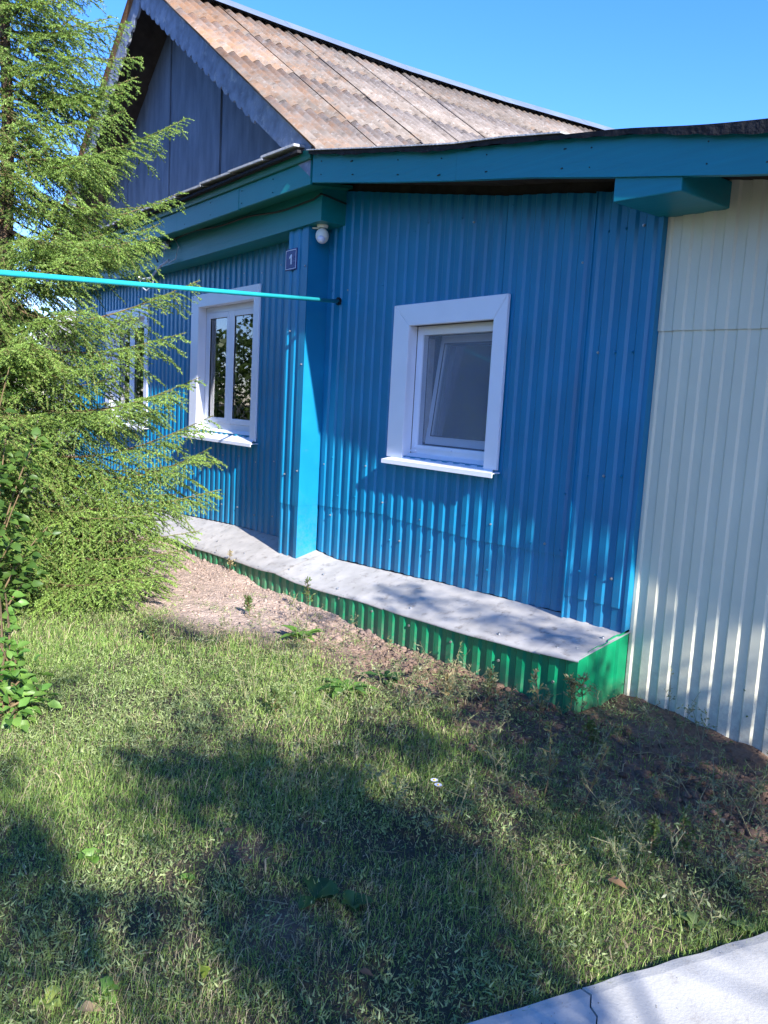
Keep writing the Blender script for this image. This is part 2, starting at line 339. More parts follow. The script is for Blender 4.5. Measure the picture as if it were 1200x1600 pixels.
def build_path():
    m = MB(); ys = np.arange(-4, 3.95, .07); top = .034
    crack = lambda x: 1.835 - .0 + (x + 1.31) * -.75 + .012 * math.sin(40 * x)
    # two slabs divided by the crack: rows run across the path
    def slab(y_of, lo):
        xs = np.concatenate([np.linspace(0, .3, 8), np.linspace(.4, 1.5, 10)])
        return xs
    for part in (0, 1):
        mm = MB(); rows = []
        for k in range(60):
            row = []
            for xo in np.concatenate([np.linspace(0, .35, 10), np.linspace(.45, 1.6, 10)]):
                t = k / 59
                yc = 1.80 + xo * -.62 + .016 * math.sin(23 * xo) + .010 * math.sin(61 * xo)
                y = (-4 + (yc - .0025 + 4) * t) if part == 0 else (yc + .0025 + (3.93 - yc) * t)
                x = PATH_E(y) + xo
                z = top + .0012 * math.sin(3 * x + 2 * y) + (.0025 if part else 0)
                if xo == 0: z -= .006
                row.append((x, y, z))
            rows.append(row)
        w = len(rows[0])
        for r in rows: mm.v += r
        for k in range(59):
            for i in range(w - 1):
                a = k * w + i; mm.f.append((a, a + 1, a + w + 1, a + w))
        # skirts
        def skirt(idx):
            n = len(mm.v)
            for q in idx: x, y, z = mm.v[q]; mm.v.append((x + .012 * math.sin(37 * y), y, z - .10))
            for q in range(len(idx) - 1): mm.f.append((idx[q], idx[q + 1], n + q + 1, n + q))
        skirt([k * w for k in range(60)][::-1]); skirt(list(range(59 * w, 60 * w)) if part == 0 else list(range(w))[::-1])
        o = mm.build('path', M['concrete'], kind='structure')
build_path()

# ------------------------------------------------------------------ profiled sheets
PITCH = .126
def profile(x0, x1, y, depth=.011, phase=0.0, slope=.011):
    """x,y breakpoints of a trapezoidal sheet facing -Y"""
    seg = ((0, 0), (.061 - slope, 0), (.061, 1), (.126 - slope, 1)); pts = []
    k0 = math.floor((x0 - phase) / PITCH) - 1
    raw = []
    for k in range(k0, k0 + int((x1 - x0) / PITCH) + 4):
        for s_, d in seg: raw.append((phase + k * PITCH + s_, y - d * depth))
    rx = [p[0] for p in raw]; ry = [p[1] for p in raw]
    xs = [x0] + [p for p in rx if x0 + .001 < p < x1 - .001] + [x1]
    return [(x, float(np.interp(x, rx, ry))) for x in xs]
def sheet(name, x0, x1, y, zb, zt, mt, parent, depth=.011, phase=0.0, hole=None, flare=0.0, slope=None, **props):
    """corrugated sheet between zb(x) and zt(x); hole=(hx0,hx1,hz0,hz1)"""
    slope = slope or (.012 if mt == M['cream'] else .017)
    if mt == M['blue']: depth = .0140
    pr = profile(x0, x1, y, depth, phase, slope)
    if hole:
        ex = [q for q in (hole[0], hole[1]) if x0 < q < x1]
        px = [p[0] for p in pr]; py = [p[1] for p in pr]
        pr = sorted(pr + [(q, float(np.interp(q, px, py))) for q in ex])
    m = MB()
    fb = zb if callable(zb) else (lambda x: zb); ft = zt if callable(zt) else (lambda x: zt)
    for (xa, ya), (xb, yb) in zip(pr[:-1], pr[1:]):
        ranges = [(fb(xa), ft(xa), fb(xb), ft(xb))]
        if hole and hole[0] - 1e-6 <= (xa + xb) / 2 <= hole[1] + 1e-6:
            ranges = []
            if fb(xa) < hole[2]: ranges.append((fb(xa), min(hole[2], ft(xa)), fb(xb), min(hole[2], ft(xb))))
            if ft(xa) > hole[3]: ranges.append((max(hole[3], fb(xa)), ft(xa), max(hole[3], fb(xb)), ft(xb)))
        for a0, a1, b0, b1 in ranges:
            m.quad((xa, ya - flare, a0), (xb, yb - flare, b0), (xb, yb, b1), (xa, ya, a1))
            # turned lower edge gives the sheet its thickness
            m.quad((xa, ya + .004, a0), (xb, yb + .004, b0), (xb, yb - flare, b0), (xa, ya - flare, a0))
    return m.build(name, mt, parent, **props)

def screws(pts, parent, name='screw_heads'):
    m = MB()
    for x, y, z in pts:
        m.tube([(x, y + .004, z), (x, y - .004, z)], [.009, .008], 7); m.tube([(x, y - .003, z), (x, y - .010, z)], .0055, 6)
    return m.build(name, M['steel'], parent, kind='stuff')

# ------------------------------------------------------------------ the blue house
house = thing('village_house', 'blue metal clad village house with grey wooden gable and corrugated slate roof', 'house', (-9.6, 4, 0))
ext = thing('house_extension', 'blue clad lean-to with one small white window and teal fascia board', 'extension', (-4.4, 4, 0))
shed = thing('outbuilding', 'cream corrugated metal building at the right end under the teal eave', 'outbuilding', (-.5, 4, 0))

def P_(root):   # keep parts in world coordinates
    root.location = root.location; return root
_children_fix = []
def adopt(o, root):
    o.parent = root; o.matrix_parent_inverse = root.matrix_world.inverted(); return o
# give builders a parent by post-adoption so coordinates stay in world space
_build0 = MB.build
def _build(s, name, mt, parent=None, **k):
    o = _build0(s, name, mt, None, **k)
    if parent is not None: adopt(o, parent)
    return o
MB.build = _build
def holder(name, root):
    o = bpy.data.objects.new(name, None); C.objects.link(o); adopt(o, root); o.empty_display_size = .1
    return o

cap_back = lerp_tab([(-14, .05), (-9.1, .235), (-8, .295), (-6.8, .322), (-6.17, .310), (-5.8, .290), (-4.5, .36), (-3.7, .392), (-3.2, .408), (-2.7, .425)])
cap_front = lerp_tab([(-14, .02), (-8.7, .076), (-7.8, .084), (-6.95, .106), (-6.33, .132), (-6.07, .158), (-5.73, .149), (-5.37, .152), (-4.83, .183), (-4.38, .196), (-3.6, .243), (-3.05, .276), (-2.7, .305)])

def wall_core(root, x0, x1, zt, holes, y0=4.014, y1=4.16):
    """timber wall behind the sheets with window openings, joined boards"""
    m = MB(); xs = sorted({x0, x1, *[h[0] for h in holes], *[h[1] for h in holes]})
    for a, b in zip(xs[:-1], xs[1:]):
        hh = [h for h in holes if h[0] - 1e-6 <= (a + b) / 2 <= h[1] + 1e-6]
        ta, tb = zt(a), zt(b)
        def blk(z0a, z1a, z1b):
            m.hexa([(a, y0, z0a), (b, y0, z0a), (b, y1, z0a), (a, y1, z0a), (a, y0, z1a), (b, y0, z1b), (b, y1, z1b), (a, y1, z1a)])
        if hh: blk(0, hh[0][2], hh[0][2]); blk(hh[0][3], ta, tb)
        else: blk(0, ta, tb)
    return m.build('wall_core', M['soffit'], root)

# ---- windows
def window(root, ox0, ox1, oz0, oz1, ix0, ix1, iz0, iz1, sill, kind):
    w = holder('window', root); yf = 3.966; yb = 3.992; m = MB
    t = MB(); t.hexa([(ox0, yf, oz1 - .001), (ix0, yf, iz1), (ix0, yb, iz1), (ox0, yb, oz1 - .001), (ox0, yf - .001, oz1), (ox1, yf - .001, oz1), (ox1, yb, oz1), (ox0, yb, oz1)]) if False else None
    def board(name, p):   # p four (x,z) corners
        b = MB(); b.hexa([(x, yf, z) for x, z in p] + [(x, yb, z) for x, z in p]); return b.build(name, M['white'], w, bevel=.003)
    board('casing', [(ox0, oz0), (ix0, oz0), (ix0, iz1), (ox0, oz1)])
    board('casing', [(ix1, oz0), (ox1, oz0), (ox1, oz1), (ix1, iz1)])
    board('casing', [(ox0 + .003, oz1 + .001), (ix0 + .003, iz1 + .001), (ix1 - .003, iz1 + .001), (ox1 - .003, oz1 + .001)])
    fx0, fx1, fz0, fz1 = ix0 - .02, ix1 + .02, iz0 + .035, iz1 + .004; Y = 4.075
    r = MB()   # reveals
    r.quad((ix0, yf + .004, iz1), (ix0, yf + .004, iz0 - .02), (fx0 + .0, Y, fz0), (fx0, Y, fz1))
    r.quad((ix1, yf + .004, iz0 - .02), (ix1, yf + .004, iz1), (fx1, Y, fz1), (fx1, Y, fz0))
    r.quad((ix1, yf + .004, iz1 + .002), (ix0, yf + .004, iz1 + .002), (fx0, Y, fz1), (fx1, Y, fz1))
    r.build('reveal', M['white'], w)
    # sill flashing, sloping out with a turned lip
    s_ = MB(); sx0, sx1, sy, sz = sill
    s_.hexa([(ix0 + .002, Y, fz0 - .006), (ix1 - .002, Y, fz0 - .006), (sx1, sy, sz - .006), (sx0, sy, sz - .006), (ix0 + .002, Y, fz0 + .003), (ix1 - .002, Y, fz0 + .003), (sx1, sy, sz), (sx0, sy, sz)])
    s_.hexa([(sx0, sy - .004, sz - .032), (sx1, sy - .004, sz - .032), (sx1, sy + .002, sz - .030), (sx0, sy + .002, sz - .030), (sx0, sy - .003, sz + .001), (sx1, sy - .003, sz + .001), (sx1, sy + .003, sz + .001), (sx0, sy + .003, sz + .001)])
    s_.hexa([(sx0, yb, sz - .002), (ix0 + .004, yb, sz - .002), (ix0 + .004, sy, sz - .005), (sx0, sy, sz - .005), (sx0, yb, sz + .006), (ix0 + .004, yb, sz + .006), (ix0 + .004, sy, sz + .0005), (sx0, sy, sz + .0005)])
    s_.hexa([(ix1 - .004, yb, sz - .002), (sx1, yb, sz - .002), (sx1, sy, sz - .005), (ix1 - .004, sy, sz - .005), (ix1 - .004, yb, sz + .006), (sx1, yb, sz + .006), (sx1, sy, sz + .0005), (ix1 - .004, sy, sz + .0005)])
    s_.build('sill', M['white'], w)
    def frame(name, x0, x1, z0, z1, wd, y0, y1, mt='white', tilt=0.0):
        f = MB()
        def yy(z): return tilt * (z - z0) / (z1 - z0)
        def bar(a, b, c, d):
            f.hexa([(a, y0 + yy(c), c), (b, y0 + yy(c), c), (b, y1 + yy(c), c), (a, y1 + yy(c), c), (a, y0 + yy(d), d), (b, y0 + yy(d), d), (b, y1 + yy(d), d), (a, y1 + yy(d), d)])
        bar(x0, x0 + wd, z0, z1); bar(x1 - wd, x1, z0, z1); bar(x0 + wd, x1 - wd, z0, z0 + wd); bar(x0 + wd, x1 - wd, z1 - wd, z1)
        return f.build(name, M[mt], w, bevel=.004)
    def pane(x0, x1, z0, z1, y, tilt=0.0):
        f = MB(); f.hexa([(x0, y, z0), (x1, y, z0), (x1, y + .02, z0), (x0, y + .02, z0), (x0, y + tilt, z1), (x1, y + tilt, z1), (x1, y + tilt + .02, z1), (x0, y + tilt + .02, z1)])
        return f.build('pane', M['glass'], w)
    frame('frame', fx0, fx1, fz0, fz1, .068, Y, Y + .06)
    if kind == 'tilt':
        a0, a1, b0, b1 = fx0 + .075, fx1 - .05, fz0 + .075, fz1 - .075
        frame('sash', a0, a1 + .02, b0 + .004, b1 + .02, .068, Y + .075, Y + .13, tilt=.115)
        frame('gasket', a0 + .062, a1 - .042, b0 + .066, b1 - .042, .010, Y + .071, Y + .078, 'gasket', tilt=.090)
        pane(a0 + .066, a1 - .046, b0 + .070, b1 - .046, Y + .095, .092)
        n = MB(); n.quad((fx0 + .06, Y + .014, fz0 + .06), (fx1 - .06, Y + .014, fz0 + .06), (fx1 - .06, Y + .014, fz1 - .06), (fx0 + .06, Y + .014, fz1 - .06)); n.build('insect_screen', M['screen'], w)
        bl = MB(); bl.box(a0 - .02, a1 + .04, Y + .235, Y + .24, b0, b1 + .02); bl.build('pane_brightener', M['pane_brightener'], w)  # invented sheet behind the glass, added to lift its brightness
        h = MB()   # tilt stay and handle hardware on the jamb
        for q in (.25, .5, .72):
            zz = fz0 + (fz1 - fz0) * q; h.box(fx0 + .069, fx0 + .084, Y + .072, Y + .10, zz - .04, zz + .035)
        h.box(fx0 + .069, fx0 + .076, Y + .064, Y + .12, fz0 + .09, fz1 - .09)
        h.build('hardware', M['galv'], w)
        c = MB(); c.box(fx0 + .01, fx0 + .069, Y - .014, Y - .001, fz0 + .012, fz0 + .026); c.box(fx0 + .02, fx1 - .02, Y - .012, Y - .001, fz0 + .040, fz0 + .045)
        for q in (fx0 + .05, fx1 - .09, (fx0 + fx1) / 2): c.tube([(q, Y + .002, fz0 + .052), (q, Y - .012, fz0 + .052)], .007, 8)
        c.build('screen_clip', M['white'], w)
    else:
        mid = fx0 + (fx1 - fx0) * .47
        for a0, a1 in ((fx0 + .070, mid - .032), (mid + .032, fx1 - .070)):
            frame('sash', a0, a1, fz0 + .070, fz1 - .070, .058, Y - .010, Y + .045)
            frame('gasket', a0 + .056, a1 - .056, fz0 + .126, fz1 - .126, .008, Y - .004, Y + .012, 'gasket')
            pane(a0 + .058, a1 - .058, fz0 + .128, fz1 - .128, Y + .004)
        u = MB(); u.box(mid - .034, mid + .034, Y - .006, Y + .055, fz0 + .066, fz1 - .066); u.build('mullion', M['white'], w, bevel=.004)
        cu = MB(); n = 32       # net curtain drawn to the left
        for i in range(n):
            xa = fx0 + .08 + i * .016; xb = xa + .016
            cu.quad((xa, Y + .075 + .010 * math.sin(i * 1.9), fz0 + .05), (xb, Y + .075 + .010 * math.sin((i + 1) * 1.9), fz0 + .05), (xb, Y + .075 + .010 * math.sin((i + 1) * 1.9), fz1 - .05), (xa, Y + .075 + .010 * math.sin(i * 1.9), fz1 - .05))
        cu.build('curtain', M['curtain'], w, smooth=True)
    return w

# ---- house: wall A
A_L = -13.5; A_HOLES = [(-8.86, -7.44, 1.29, 2.70), (-11.86, -10.44, 1.29, 2.70)]
beam_z = lambda x: np.interp(x, [-13.6, -9.4, -7, -5.9], [3.17, 3.160, 3.175, 3.19])
sheets_a = [(-13.5, -12.42), (-12.44, -11.26), (-11.28, -10.08), (-10.1, -8.94), (-8.96, -7.70), (-7.72, -6.44)]
wall_a = holder('wall', house)
for i, (a, b) in enumerate(sheets_a):
    hole = next((h for h in A_HOLES if h[1] > a and h[0] < b), None)
    yy = 4.0 - .0022 * (i % 2)
    sz = (lambda q: (lambda x: q + .006 * math.sin(5 * x)))(.70 + .03 * (i % 3))
    sheet('cladding_sheet', a, b, yy, (lambda q: lambda x: q(x) - .012)(sz) if i == 5 else (lambda x: cap_back(x) + .008), lambda x: float(beam_z(x)) + .05, M['blue'], wall_a, hole=hole)
    if i == 5: sheet('cladding_sheet', a, b, 4.003, lambda x: cap_back(x) + .006 + .004 * math.sin(9 * x), sz, M['blue'], wall_a)
wall_core(wall_a, A_L, -6.17, lambda x: 3.4, A_HOLES)
screws([(x, 3.986, z + .02 * math.sin(7 * x)) for x in np.arange(-13.4, -6.6, .378) for z in (.5, 1.05, 2.95) if not any(h[0] - .15 < x < h[1] + .15 and h[2] - .2 < z < h[3] + .2 for h in A_HOLES)], wall_a)
window(house, -9.0, -7.358, 1.24, 2.825, -8.80, -7.478, 1.285, 2.684, (-9.045, -7.32, 3.90, 1.218), 'pair')
window(house, -12.0, -10.358, 1.24, 2.825, -11.80, -10.478, 1.285, 2.684, (-12.045, -10.32, 3.90, 1.218), 'pair')

# ---- pilaster at the joint
pil = holder('pilaster', house); PX0, PX1, PY = -6.497, -6.166, 3.797
ledge_z = lambda x, y: float(cap_back(x) + (cap_front(x) - cap_back(x)) * (4 - y) / .464)
pb = lambda x: ledge_z(x, PY) + .004
ps = .735
sheet('cladding_sheet', PX0, PX1 - .012, PY, lambda x: ps - .010, lambda x: 3.196, M['blue'], pil, phase=-6.45)
sheet('cladding_sheet', PX0, PX1 - .012, PY + .008, pb, lambda x: ps + .02, M['blue'], pil, phase=-6.45)
m = MB()    # corner flashing with its flat right face
for z0a, z0b, z1, dx in ((pb(PX1), ledge_z(PX1, 4) + .004, ps + .01, .0), (ps - .004, ps + .006, 3.205, .0025)):
    m.quad((PX1 + dx, PY - .013, z0a), (PX1 + dx, 3.999, z0b), (PX1 + dx, 3.999, z1), (PX1 + dx, PY - .013, z1))
    m.quad((PX1 - .055, PY - .013 - dx, z0a), (PX1 + dx, PY - .013 - dx, z0a), (PX1 + dx, PY - .013 - dx, z1), (PX1 - .055, PY - .013 - dx, z1))
    m.quad((PX1 - .055, PY + .004, z0a), (PX1 - .055, PY - .013 - dx, z0a), (PX1 - .055, PY - .013 - dx, z1), (PX1 - .055, PY + .004, z1))
m.build('corner_flashing', M['blue'], pil)
m = MB(); m.quad((PX0, 3.998, ledge_z(PX0, 4)), (PX0, PY, pb(PX0)), (PX0, PY, 3.196), (PX0, 3.998, 3.196)); m.build('side_sheet', M['blue'], pil)
m = MB(); m.box(PX0 + .02, PX1 - .02, PY + .02, 4.01, .2, 3.19); m.build('post', M['soffit'], pil)
screws([(PX0 + .075, PY - .014, z) for z in (1.0, 2.3)] + [(PX1 - .03, PY - .018, z) for z in (1.05, 2.0, 2.85)], pil)

# ---- eave of the house: beam, soffit, fascia, slate edging
eave = holder('eave', house); EX0, EX1 = -13.75, -5.775
m = MB()
n = 9; xs = np.linspace(EX0, -5.925, n)
for a, b in zip(xs[:-1], xs[1:]):
    za, zb_ = float(beam_z(a)), float(beam_z(b)); m.hexa([(a, 3.75, za), (b, 3.75, zb_), (b, 4.06, zb_), (a, 4.06, za), (a, 3.75, za + .31), (b, 3.75, zb_ + .31), (b, 4.06, zb_ + .31), (a, 4.06, za + .31)])
m.build('frieze_beam', M['teal_bounce'], eave)
m = MB(); m.hexa([(EX0, 3.565, 3.42), (EX1 - .05, 3.565, 3.42), (EX1 - .05, 3.99, 3.475), (EX0, 3.99, 3.475), (EX0, 3.565, 3.445), (EX1 - .05, 3.565, 3.445), (EX1 - .05, 3.99, 3.5), (EX0, 3.99, 3.5)]); m.build('soffit_board', M['teal_underlit'], eave)
cuts = [EX0, -10.6, -8.45, -7.02, EX1]
for i, (a, b) in enumerate(zip(cuts[:-1], cuts[1:])):
    m = MB(); dy = .003 * (i % 2); m.box(a + .002, b - .002, 3.535 + dy, 3.565, 3.405 + .006 * (i % 2), 3.605); m.build('fascia_board', M['teal_bounce'], eave, bevel=.004)
m = MB(); m.hexa([(EX0, 3.515, 3.612), (EX1 + .02, 3.515, 3.600), (EX1 + .02, 3.565, 3.600), (EX0, 3.565, 3.612), (EX0, 3.505, 3.690), (EX1 + .02, 3.505, 3.675), (EX1 + .02, 3.565, 3.675), (EX0, 3.565, 3.690)]); m.build('eave_board', M['teal_underlit'], eave, bevel=.004)
x = EX0; i = 0
while x < EX1 - .2:      # slate strips lapping one another along the edge
    wdt = .62 if i else .5; x1 = min(x + wdt, EX1 - .13); z = 3.70 + .004 * math.sin(i * 2.1)
    m = MB(); t0 = .022
    m.hexa([(x, 3.43, z + .016), (x1 + .03, 3.43, z), (x1 + .03, 3.985, z + .05), (x, 3.985, z + .066), (x, 3.43, z + .016 + t0), (x1 + .03, 3.43, z + t0), (x1 + .03, 3.985, z + .05 + t0), (x, 3.985, z + .066 + t0)])
    m.build('edge_slate', M['slate'], eave, bevel=.003); x = x1; i += 1
m = MB(); m.hexa([(EX0, 3.452, 3.668), (EX1 - .08, 3.452, 3.652), (EX1 - .08, 3.98, 3.70), (EX0, 3.98, 3.715), (EX0, 3.452, 3.690), (EX1 - .08, 3.452, 3.674), (EX1 - .08, 3.98, 3.722), (EX0, 3.98, 3.737)]); m.build('felt_layer', M['felt'], eave)

# ---- gable
APX, APZ = -9.62, 6.33
gable = holder('gable', house)
SLP = .686
under = lambda x: APZ - .12 - SLP * abs(x - APX)
seams = [-13.5, -12.7, -12.0, -11.28, -10.57, -9.836, -9.141, -8.422, -7.77, -7.1, -6.4, -5.76]
for i, (a, b) in enumerate(zip(seams[:-1], seams[1:])):
    dy = .014 * (i % 2) + .003 * math.sin(i * 5); g = .022
    pts = [(a + g / 2, 3.60), (b - g / 2, 3.60), (b - g / 2, max(3.62, under(b)))]
    if a < APX < b: pts.append((APX, under(APX)))
    pts.append((a + g / 2, max(3.62, under(a))))
    m = MB(); k = len(pts); m.v = [(x, 4.0 + dy, z) for x, z in pts] + [(x, 4.03 + dy, z) for x, z in pts]
    m.f = [tuple(range(k)), tuple(range(2 * k - 1, k - 1, -1))] + [(q, q + k, (q + 1) % k + k, (q + 1) % k) for q in range(k)]
    m.build('gable_board', M['gable'], gable)
m = MB(); m.v = [(-13.6, 4.05, 3.4), (-5.7, 4.05, 3.4), (-5.75, 4.05, under(-5.75)), (APX, 4.05, under(APX)), (-13.5, 4.05, under(-13.5)),
                 (-13.6, 4.09, 3.4), (-5.7, 4.09, 3.4), (-5.75, 4.09, under(-5.75)), (APX, 4.09, under(APX)), (-13.5, 4.09, under(-13.5))]
m.f = [(0, 1, 2, 3, 4), (9, 8, 7, 6, 5), (0, 5, 6, 1), (1, 6, 7, 2), (2, 7, 8, 3), (3, 8, 9, 4), (4, 9, 5, 0)]; m.build('gable_backing', M['soffit'], gable)
# barge boards with a scalloped lower edge
def barge(sgn, slope, length_x, name='bargeboard'):
    y0, y1 = 3.535, 3.562; m = MB(); top = []; bot = []; N = 260
    for i in range(N + 1):
        d = length_x * i / N; x = APX + sgn * (d + .012); z = APZ - slope * d
        L = d * math.hypot(1, slope); ph = (L / .175) % 1
        sc = .062 * math.sqrt(max(0, 1 - (2 * ph - 1) ** 2)) + .007 * abs(math.sin(L * 47))
        if d > length_x - 1.0: sc = .030
        wv = .235 + sc - .03 * (d / length_x)
        top.append((x, z + .005)); bot.append((x, z - wv))
    k = len(m.v)
    for (xa, za), (xb, zb2) in zip(top, bot): m.v += [(xa, y0, za), (xb, y0, zb2), (xa, y1, za), (xb, y1, zb2)]
    for i in range(N):
        a = 4 * i; b = a + 4
        m.f += [(a, a + 1, b + 1, b), (a + 3, a + 2, b + 2, b + 3), (a + 1, a + 3, b + 3, b + 1), (a + 2, a, b, b + 2)]
    return m.build(name, M['barge'], gable)
barge(1, SLP, 3.83); barge(-1, .735, 4.1)

# ---- main roof
roof = holder('roof', house)
ridge_z = lambda y: np.interp(y, [3.4, 4.38, 7.0, 9.5, 12.1, 14], [6.335, 6.345, 6.375, 6.50, 6.69, 6.80])
foot_z = 3.60
def roof_pt(x, y, h=0.0):   # h above the slope plane
    t = (x - (-5.64)) / (APX + 5.64); z = foot_z + (ridge_z(y) - .01 - foot_z) * t
    return (x + .55 * h, y, z + .83 * h)
WAVE = .135
def roof_sheet(xa, xb, ya, yb, lift, ph):
    m = MB(); nw = max(8, int(round((yb - ya) / WAVE * 8))); ys = np.linspace(ya, yb, nw + 1); cols = [xa, xa + (xb - xa) * .5, xb]
    sk = rng.normal(0, .0015)
    for layer in (0, -.005):
        for ix, x in enumerate(cols):
            for y in ys:
                h = .020 + .012 * (1 - (y - ya) / (yb - ya)) + .020 * math.cos(2 * math.pi * (y - ph) / WAVE) + (lift + .0035 * (1 - ix / 2)) + layer + sk
                m.v.append(roof_pt(x, y, h))
    k = len(ys); off = 3 * k
    for ix in range(2):
        for i in range(k - 1):
            a = ix * k + i; m.f.append((a, a + 1, a + k + 1, a + k)); a += off; m.f.append((a, a + k, a + k + 1, a + 1))
    for i in range(k - 1):
        m.f.append((i, i + off, i + 1 + off, i + 1)); q = 2 * k + i; m.f.append((q, q + 1, q + 1 + off, q + off))
    for ix in range(2):
        a = ix * k; m.f.append((a, a + k, a + k + off, a + off)); b = ix * k + k - 1; m.f.append((b, b + off, b + k + off, b + k))
    return m.build('roof_sheet', M['roof'], roof, smooth=True)
rows = [(-5.60, -6.78), (-6.66, -7.78), (-7.66, -8.78), (-8.66, -9.60)]
ycols = [3.47]
while ycols[-1] < 13: ycols.append(ycols[-1] + (.93 if len(ycols) > 1 else .95))
for ci in range(len(ycols) - 1):
    for ri, (xa, xb) in enumerate(rows):
        j = rng.normal(0, .022); j2 = 0.0
        roof_sheet(xa - j - (.06 if ri == 0 else 0), xb, ycols[ci] + j2 - .0, ycols[ci + 1] + .055 + j2, .0035 * ri, ycols[0])
m = MB()
for sx, xe, zs in ((1, -5.66, None), (-1, -13.62, None)):
    xs = [APX, xe]; z1 = 3.57 if sx == 1 else 3.40
    for ya, yb in ((3.56, 4.5), (4.5, 7), (7, 9.5), (9.5, 14)):
        m.hexa([(APX, ya, ridge_z(ya) - .10), (xe, ya, z1 - .05), (xe, yb, z1 - .05), (APX, yb, ridge_z(yb) - .10), (APX, ya, ridge_z(ya) - .035), (xe, ya, z1 + .0), (xe, yb, z1), (APX, yb, ridge_z(yb) - .035)])
m.build('roof_deck', M['soffit'], roof)
m = MB()
for a, b in ((3.56, 4.02),):   # battens under the left overhang
    for q in (.18, .36, .52, .55, .72, .9):
        x = APX - 4.0 * q; z = float(ridge_z(4)) - .115 - 2.93 * q; m.hexa([(x - .045, a, z + .03), (x + .045, a, z - .005 + .07), (x + .045, b, z + .065), (x - .045, b, z + .03), (x - .045, a, z + .05), (x + .045, a, z + .10), (x + .045, b, z + .10), (x - .045, b, z + .05)])
m.build('soffit_batten', M['soffit'], roof)
# left slope, pale corrugated sheets seen only as an edge
m = MB(); ys = np.linspace(3.47, 14, 340)
for y in ys:
    for t in (0, 1): m.v.append((APX - 4.1 * t, y, float(ridge_z(y)) - .01 + .02 + .02 * math.cos(2 * math.pi * y / WAVE) - 2.98 * t))
for i in range(len(ys) - 1): m.f.append((2 * i, 2 * i + 1, 2 * i + 3, 2 * i + 2))
m.build('left_slope_sheets', M['roof'], roof, smooth=True)
ry = np.arange(3.44, 14, 1.95)
for a, b in zip(ry[:-1], ry[1:]):
    m = MB(); b += .05
    for (xo, dz), (xp, dz2) in (((.235, -.045), (.03, .115)), ((.03, .115), (-.03, .115)), ((-.03, .115), (-.235, -.045))):
        za, zb2 = float(ridge_z(a)), float(ridge_z(b))
        m.quad((APX + xo, a, za + dz), (APX + xo, b, zb2 + dz - .003), (APX + xp, b, zb2 + dz2 - .003), (APX + xp, a, za + dz2))
    m.build('ridge_cap', M['ridge'], roof)
# house body behind
m = MB(); m.box(-13.5, -13.42, 4.17, 13.9, 0, 3.5); m.box(-13.42, -5.8, 13.8, 13.9, 0, 3.6); m.box(-13.42, -6.0, 4.75, 4.8, 0, 3.4); m.build('rear_wall', M['soffit'], house)

# ------------------------------------------------------------------ lean-to
wall_b = holder('wall', ext)
ext_top = lambda x: float(np.interp(x, [-6.2, -5.7, -4.82, -4.0, -3.55, -2.85, -2.0, 2.5], [3.72, 3.631, 3.461, 3.31, 3.25, 3.131, 2.985, 2.25]))
B_HOLE = [(-4.955, -4.02, 1.29, 2.30)]
topb = lambda x: ext_top(x) - .20
sb = lambda x: float(np.interp(x, [-6.17, -5.1, -5.09, -4.0, -3.99, -3.2], [.745, .80, .785, .760, .765, .790]))
bb = lambda x: cap_back(x) + .008 + .004 * math.sin(11 * x)
for a, b, dy in ((-6.166, -5.10, 0), (-5.12, -3.99, .0022), (-4.01, -3.17, 0)):
    hole = B_HOLE[0] if a < -4.1 and b > -5.0 else None
    sheet('cladding_sheet', a, b, 4.0 - dy, lambda x: sb(x) - .010, topb, M['blue'], wall_b, hole=hole)
    sheet('cladding_sheet', a, b, 4.008 - dy, bb, lambda x: sb(x) + .01, M['blue'], wall_b)
sheet('cladding_sheet', -3.20, -2.755, 3.964, lambda x: .545 + .02 * (x + 3.2), topb, M['blue'], wall_b, phase=-3.155)
sheet('cladding_sheet', -3.20, -2.755, 3.972, lambda x: float(np.interp(x, [-3.2, -2.75], [.372, .415])), lambda x: .575, M['blue'], wall_b, phase=-3.155)
m = MB(); m.box(-3.207, -3.199, 3.942, 4.0, .40, topb(-3.2)); m.build('sheet_edge', M['blue'], wall_b)
m = MB(); m.hexa([(-2.757, 3.950, .42), (-2.735, 3.950, .42), (-2.735, 4.01, .42), (-2.757, 4.01, .42), (-2.757, 3.950, 2.9), (-2.735, 3.950, 2.9), (-2.735, 4.01, 2.9), (-2.757, 4.01, 2.9)]); m.build('corner_strip', M['blue'], wall_b)
wall_core(wall_b, -6.165, -2.72, lambda x: ext_top(x) - .10, B_HOLE)
sp = []
for k in range(26):
    x = -6.07 + k * PITCH
    for z in (.62, .87, 1.18, 2.62, 3.0):
        if rng.random() < .38 and z < topb(x) - .1 and not (-5.2 < x < -3.8 and 1.1 < z < 2.9): sp.append((x + rng.normal(0, .008), 3.988, z + rng.normal(0, .03)))
for x in (-3.1, -2.98, -2.86): sp += [(x, 3.950, .72), (x, 3.950, 1.32 + .1 * (x + 3)), (x, 3.950, 2.05), (x, 3.950, 2.75)]
screws(sp[::3], wall_b)
o = screws([q for i, q in enumerate(sp) if i % 3], wall_b); o.data.materials[0] = M['blue']
window(ext, -5.132, -3.894, 1.27, 2.458, -4.936, -4.018, 1.277, 2.297, (-5.13, -3.878, 3.918, 1.250), 'tilt')
m = MB(); m.box(-6.0, -2.8, 4.75, 4.8, 0, 3.2); m.build('rear_wall', M['dark'], ext)  # black sheet close behind the window, room shade painted in
